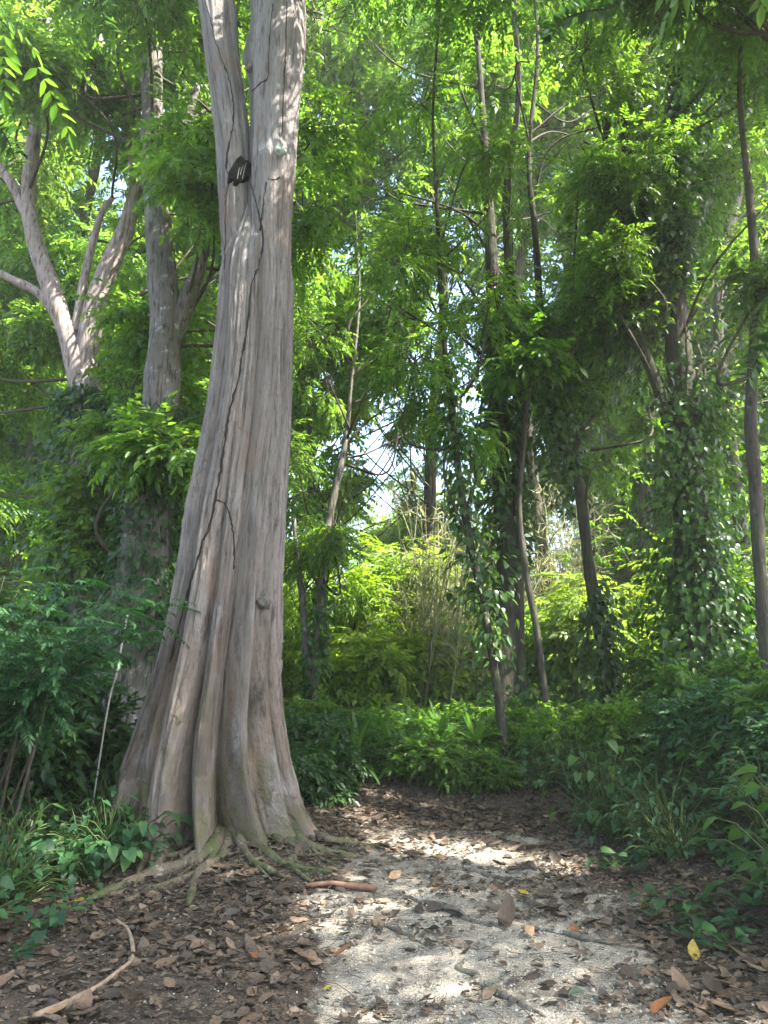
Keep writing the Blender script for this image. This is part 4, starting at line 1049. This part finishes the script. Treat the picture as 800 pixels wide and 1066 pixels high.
# ------------------------------------------------------------------ things on the ground
def ground_stick(name, label, cat, pix, r0, r1, mat, lift=.6):
    pts = np.array([G(a, b) for a, b in pix]); ln = smooth_line(np.column_stack([pts, np.linspace(r0, r1, len(pts))]), 7)
    if cat == 'root':
        tt = np.linspace(0, 1, len(ln)); f = np.clip(np.sin(PI * tt), .02, 1) ** .7
        ln[:, 3] *= (.3 + .7 * f) * (1 + .25 * vnoise(tt * 9, len(label), 0, 3)); lift = lift - 1.1 * (1 - f)
        ln[:, 0] += .03 * vnoise(tt * 7, len(label), 5, 3)
    ln[:, 2] = gh(ln[:, 0], ln[:, 1]) + ln[:, 3] * lift + .008
    c = Cloud(); tube(c, ln[:, :3], ln[:, 3], 8, .25, len(label))
    tag(c.build(name, mat, None, True, ln[0, :3]), label, cat)
ground_stick('fallen_stick', 'curved tan stick lying on the leaf litter at the lower left', 'stick', [(121, 962), (133, 972), (138, 990), (137, 1004), (126, 1014), (108, 1028), (85, 1042), (60, 1054), (35, 1066)], .009, .013, STICK, 1.2)
ground_stick('fallen_branch', 'reddish fallen branch lying between the old tree and the gravel', 'branch', [(318, 926), (340, 924), (362, 927), (392, 930)], .016, .024, STICK_R, .9)
ground_stick('fallen_stick', 'short red-brown stick lying against the front roots', 'stick', [(238, 872), (216, 875), (196, 874)], .012, .008, STICK_R, 1.5)
ground_stick('fallen_stick', 'thin dark stick on the soil left of the gravel', 'stick', [(186, 1007), (210, 1002), (240, 999)], .007, .005, TWIG, 1.2)
ground_stick('exposed_root', 'flat grey root surfacing in the upper left of the gravel', 'root', [(338, 948), (352, 942), (370, 939), (392, 944)], .05, .03, BARK_PROOT, -.35)
ground_stick('exposed_root', 'grey root curving along the lower middle of the gravel', 'root', [(478, 1000), (484, 1012), (500, 1022), (522, 1032), (545, 1045), (560, 1058)], .02, .032, BARK_PROOT, -.2)
ground_stick('exposed_root', 'thin grey root crossing the gravel left of the big brown leaf', 'root', [(396, 962), (412, 970), (428, 978), (440, 986)], .016, .012, BARK_PROOT, -.1)
ground_stick('exposed_root', 'long grey root running down the middle of the path from the old tree', 'root', [(400, 932), (430, 936), (455, 944), (478, 953), (500, 962), (530, 970)], .028, .02, BARK_PROOT, -.2)
ground_stick('exposed_root', 'grey root across the far sunlit end of the path', 'root', [(405, 908), (440, 903), (480, 906), (520, 914), (550, 920)], .035, .022, BARK_PROOT, -.2)
ground_stick('exposed_root', 'grey root at the leaf-strewn right half of the path', 'root', [(540, 968), (575, 972), (610, 980), (640, 984)], .02, .014, BARK_PROOT, .4)
def bare_stem():
    a = W(98, 790, 6.9); a[2] = float(gh(a[0], a[1])) - .05
    ln = smooth_line([a, W(112, 740, 6.7), W(122, 700, 6.6), W(128, 665, 6.55), W(133, 640, 6.5)], 6)
    c = Cloud(); tube(c, ln, np.linspace(.007, .009, len(ln)), 6)
    tag(c.build('bare_stem', STICK_W, None, True, a), 'thin white bare stem standing in front of the grey tree foot', 'stem')
bare_stem()
def timber_rail():
    b = W(366, 746, 15.5); x, y = b[0], b[1]; g = float(gh(x, y))
    root = thing('timber_rail', 'cream timber rail glimpsed beyond the dark strap-leaved plants', 'rail', (x, y, g))
    def box(name, cx, cz, w, d, h):
        v = np.array([(sx * w / 2 + cx, sy * d / 2, sz * h / 2 + cz) for sx in (-1, 1) for sy in (-1, 1) for sz in (-1, 1)])
        c = Cloud(); c.add(v, [(0, 1, 3, 2), (4, 6, 7, 5), (0, 4, 5, 1), (2, 3, 7, 6), (0, 2, 6, 4), (1, 5, 7, 3)])
        c.build(name, TIMBER, root)
    z = b[2] - g
    box('board', 0, z + .09, 1.1, .05, .13); box('board', 0, z - .12, 1.1, .05, .13)
    box('post', -.5, (z + .2) / 2 - .1, .1, .1, z + .5); box('post', .5, (z + .2) / 2 - .1, .1, .1, z + .5)
timber_rail()

# leaf litter and gravel grains
def litter():
    rg = np.random.default_rng(55)
    protos = [curl_leaf(rg, rg.uniform(.3, .62), 5, 3) for _ in range(16)]
    X, Y = [], []
    def fill(n, x0, x1, y0, y1, dens):
        x = rg.uniform(x0, x1, n); y = y0 + (y1 - y0) * rg.random(n); k = rg.random(n) < dens(x, y)
        X.append(x[k]); Y.append(y[k])
    def dens(x, y):
        pm = path_mask(x, y)
        clump = vnoise(x * 2.2, y * 3.2, 0, 71) + .6 * vnoise(x * 6, y * 6, 0, 72)
        right = sst(.5, 1.5, x - .03 * y)
        far = sst(4.6, 6.4, y)
        on = .10 + (.30 + .5 * right + .12 * far) * sst(-.15, .6, clump + .55 * right + .2 * far)
        return np.clip((1 - pm) * (.42 + .4 * sst(-.5, .5, clump)) + pm * on, 0, 1)
    fill(60000, -3.4, 3.4, 2.6, 8.2, dens); fill(14000, -3.5, 4, 7.7, 10, lambda x, y: .85 + 0 * x); fill(8000, -5, 6, 8.0, 13, lambda x, y: .8 + 0 * x); fill(4500, 2.6, 5, 3, 8, lambda x, y: .8 + 0 * x); fill(4000, -5.5, -2.6, 3, 9, lambda x, y: .8 + 0 * x)
    x, y = np.concatenate(X), np.concatenate(Y); n = len(x)
    s = np.clip(rg.lognormal(math.log(.033), .6, n), .010, .15)
    a = rg.uniform(0, 2 * PI, n)
    p = np.stack([x, y, gh(x, y) + .008 + s * .05 + rg.random(n) * .010], -1)
    d = np.stack([np.cos(a), np.sin(a), rg.normal(0, .22, n)], -1)
    cl = Cloud(); place_mix(cl, protos, frames(d, None, rg.normal(0, .3, n) + PI * (rg.random(n) < .35), rg), p, s, rg)
    tag(cl.build('fallen_leaves', LITTER, None, True), 'brown leaf litter strewn over soil and gravel', 'leaf litter', None, 'stuff')
    # broken twigs
    n = 2600; x = rg.uniform(-3.2, 3.2, n); y = 2.7 + 7 * rg.random(n) ** 1.2; k = rg.random(n) < 1 - .6 * path_mask(x, y); x, y = x[k], y[k]; n = len(x)
    a = rg.uniform(0, PI, n); l = rg.lognormal(math.log(.07), .6, n)
    P = []
    for t in (-.5, -.15, .2, .5):
        px, py = x + np.cos(a + .5 * t) * l * t, y + np.sin(a + .5 * t) * l * t
        P.append(np.stack([px, py, gh(px, py) + .014 + rg.random(n) * .012], -1))
    cl = Cloud(); twigs(cl, np.stack(P, 1), rg.uniform(.0015, .004, n), .001, 4)
    tag(cl.build('twig_debris', plain('twig_litter', (.13, .1, .075), .9, (.06, .045, .035), 9)), 'small broken twigs mixed into the leaf litter', 'twigs', None, 'stuff')
    # grains
    n = 16000; x = rg.uniform(-2.6, 3, n); y = 2.7 + 5 * rg.random(n) ** 1.3; k = rg.random(n) < path_mask(x, y) * .8 + .2
    x, y = x[k], y[k]; n = len(x)
    v = np.array([(1, 0, 0), (.3, .9, .1), (-.8, .5, 0), (-.7, -.6, 0), (.3, -.9, 0), (.1, .1, .7), (.0, -.2, .65), (0, 0, -.5)], float)
    f = np.array([(0, 1, 5, 6), (1, 2, 5, 5), (2, 3, 6, 5), (3, 4, 6, 6), (4, 0, 6, 6)])
    f = np.array([(0, 1, 5, 6), (1, 2, 3, 5), (3, 4, 6, 5), (4, 0, 6, 3)][:3] + [(4, 0, 6, 3)])
    # small faceted grain: bottom ring of four, top ring of four
    ring = [(math.cos(t) * q, math.sin(t) * q, z) for q, z in ((.8, -.3), (1, .15), (.55, .62)) for t in (.2, 1.9, 3.1, 4.8)]
    v = np.array(ring); f = []
    for L_ in (0, 4):
        for j in range(4): f.append((L_ + j, L_ + (j + 1) % 4, L_ + 4 + (j + 1) % 4, L_ + 4 + j))
    f.append((8, 9, 10, 11)); f = np.array(f)
    a = rg.uniform(0, 2 * PI, n); d = np.stack([np.cos(a), np.sin(a), rg.normal(0, .4, n)], -1)
    s = np.clip(rg.lognormal(math.log(.0048), .4, n), .0025, .011)
    cl = Cloud(); place(cl, (v, f), frames(d, None, rg.normal(0, .6, n), rg), np.stack([x, y, gh(x, y) + s * .4], -1), s)
    tag(cl.build('gravel', PEBBLE), 'loose pale gravel grains over the path and soil', 'gravel', None, 'stuff')
litter()
def fallen_leaf(px, py, size, mat, label, tilt=.15, yaw=0.0, seed=0, wr=.55, group=None):
    rg = np.random.default_rng(500 + seed)
    p = G(px, py, .02 + size * .12); pr = curl_leaf(rg, wr)
    d = np.array([[math.cos(yaw), math.sin(yaw), tilt]])
    cl = Cloud(); place(cl, pr, frames(d, None, rg.normal(0, .25, 1), rg), p[None], np.array([size]))
    tag(cl.build('fallen_leaf', mat, None, True, p), label, 'leaf', group or 'larger fallen leaves lying on the path and soil')
FL = [(530, 962, .24, F_BROWN, 'big upright brown leaf in the middle of the path', 1.0, 1.2), (356, 998, .15, F_RUST, 'rust-brown curled leaf on the left half of the gravel', .5, .3), (320, 1003, .15, F_BROWN, 'flat brown leaf just left of the rust-brown curled one', .1, 2.6),
      (343, 1035, .08, F_YEL, 'small yellow leaf at the lower left of the gravel', .1, .8), (405, 893, .20, F_TAN, 'pale orange leaf in the sun beside the roots', .2, .1), (383, 888, .12, F_TAN, 'small tan leaf between the right-hand roots', .2, 1.6),
      (262, 985, .13, F_TAN, 'orange-tan leaf on the dark soil below the roots', .2, .4), (265, 1000, .10, F_RUST, 'darker rust leaf just below the orange-tan one', .1, 2.0), (672, 951, .14, F_YEL, 'yellow-green leaf on the right edge of the litter', .15, .2),
      (722, 998, .15, F_YEL, 'yellow leaf standing at the foot of the right bank', .8, 1.2), (545, 934, .12, F_YEL, 'yellow leaf upper middle of the path behind the big brown leaf', .1, 2.2), (660, 915, .28, F_GRN, 'large dull green leaf lying under the right bank', .15, .3),
      (708, 1030, .16, F_BROWN, 'curled brown leaf below the yellow leaf at the right bank', .6, 1.8), (690, 1055, .17, F_RUST, 'dark red-brown leaf at the bottom right of the path', .3, .6), (510, 1030, .09, F_GRN, 'small grey-green leaf beside the curving path root', .2, 1.0),
      (600, 975, .13, F_RUST, 'rust leaf on the leaf-strewn right half of the path', .2, .5), (552, 975, .13, F_TAN, 'tan leaf just below the big brown leaf', .1, 1.0), (82, 943, .15, F_YEL, 'cream-yellow leaf at the foot of the left plants', .2, .0),
      (65, 1060, .17, F_TAN, 'tan-orange leaf at the bottom left corner by the stick', .4, .3), (88, 1052, .15, F_BROWN, 'upright brown leaf crossing the tan stick', .9, 1.5), (176, 1030, .11, F_BROWN, 'pale brown leaf right of the tan stick', .2, 2.4),
      (205, 990, .13, F_BROWN, 'dusty brown leaf on the soil under the middle roots', .2, .9), (5, 1030, .16, F_BROWN, 'brown leaf at the left frame edge', .3, 1.4), (450, 1048, .1, F_RUST, 'small orange-brown leaf at the bottom middle of the gravel', .2, .2),
      (770, 1000, .17, F_BROWN, 'broad brown leaf on the litter at the right frame edge', .3, 2.0), (480, 930, .11, F_BROWN, 'brown leaf on the far pale gravel left of the yellow one', .2, 1.1), (280, 1045, .13, F_BROWN, 'brown leaf where soil meets gravel at the bottom', .2, .4),
      (412, 916, .16, F_TAN, 'ragged tan leaf right of the red branch', .3, .8), (600, 1040, .1, F_GRN, 'faded green leaf low on the right of the gravel', .1, .3), (760, 775, .0, None, '', 0, 0)]
for k, (a, b, s, m, lab, ti, yw) in enumerate(FL):
    if m is not None: fallen_leaf(a, b, s * (.8 if s < .22 else 1), m, lab, ti, yw, k)

# ------------------------------------------------------------------ air, light, camera
HAZE = 0.0015
def haze():
    lo, hi = np.array([-70, -12, -4.0]), np.array([70, 70, 26.0])
    v = np.array([[(lo, hi)[a][0], (lo, hi)[b][1], (lo, hi)[c][2]] for a in (0, 1) for b in (0, 1) for c in (0, 1)])
    cl = Cloud(); cl.add(v, [(0, 1, 3, 2), (4, 6, 7, 5), (0, 4, 5, 1), (2, 3, 7, 6), (0, 2, 6, 4), (1, 5, 7, 3)])
    m = Mat('haze_air'); vol = m.n('VolumePrincipled', Color=(.9, .95, .9, 1), Density=HAZE, Anisotropy=.3)
    m.nt.links.new(vol.outputs[0], m.out.inputs['Volume'])
    tag(cl.build('haze', m.m), 'thin pale haze between the trees', 'haze', None, 'stuff')
haze()

w = bpy.data.worlds.new('World'); SC.world = w; w.use_nodes = True
nt = w.node_tree; bg = nt.nodes['Background']
sky = nt.nodes.new('ShaderNodeTexSky'); sky.sky_type = 'NISHITA'; sky.sun_disc = False
el = math.asin(SUN[2]); az = math.atan2(SUN[0], SUN[1])
sky.sun_elevation = el; sky.sun_rotation = az; sky.dust_density = 3.0; sky.air_density = 1.0; sky.ozone_density = 1.0
nt.links.new(sky.outputs[0], bg.inputs[0]); bg.inputs[1].default_value = .15
sl = bpy.data.lights.new('sun', 'SUN'); sl.energy = 5.0; sl.angle = math.radians(.5); sl.color = (1, .95, .86)
so = bpy.data.objects.new('sun', sl); COL.objects.link(so)
so.rotation_euler = Vector(SUN).to_track_quat('Z', 'Y').to_euler(); so.location = (10, -5, 30)

cam = bpy.data.cameras.new('camera'); co = bpy.data.objects.new('camera', cam); COL.objects.link(co)
co.location = (0, 0, CAM_H); co.rotation_euler = (PI / 2 + PITCH, 0, 0)
cam.sensor_fit = 'VERTICAL'; cam.sensor_height = 36; cam.sensor_width = 36; cam.lens = 36 * FPX / 1066
cam.clip_end = 1500; cam.clip_start = .05
SC.camera = co

SC.view_settings.view_transform = 'Standard'; SC.view_settings.look = 'None'; SC.view_settings.gamma = 1
SC.view_settings.use_curve_mapping = False
SC.view_settings.exposure = 2.75
cy = SC.cycles
cy.max_bounces = 8; cy.diffuse_bounces = 5; cy.glossy_bounces = 2; cy.transmission_bounces = 4; cy.volume_bounces = 1; cy.transparent_max_bounces = 8
cy.use_denoising = True; cy.denoiser = 'OPENIMAGEDENOISE'; cy.denoising_input_passes = 'RGB_ALBEDO_NORMAL'
cy.sample_clamp_indirect = 6; cy.caustics_reflective = False; cy.caustics_refractive = False
cy.use_adaptive_sampling = False
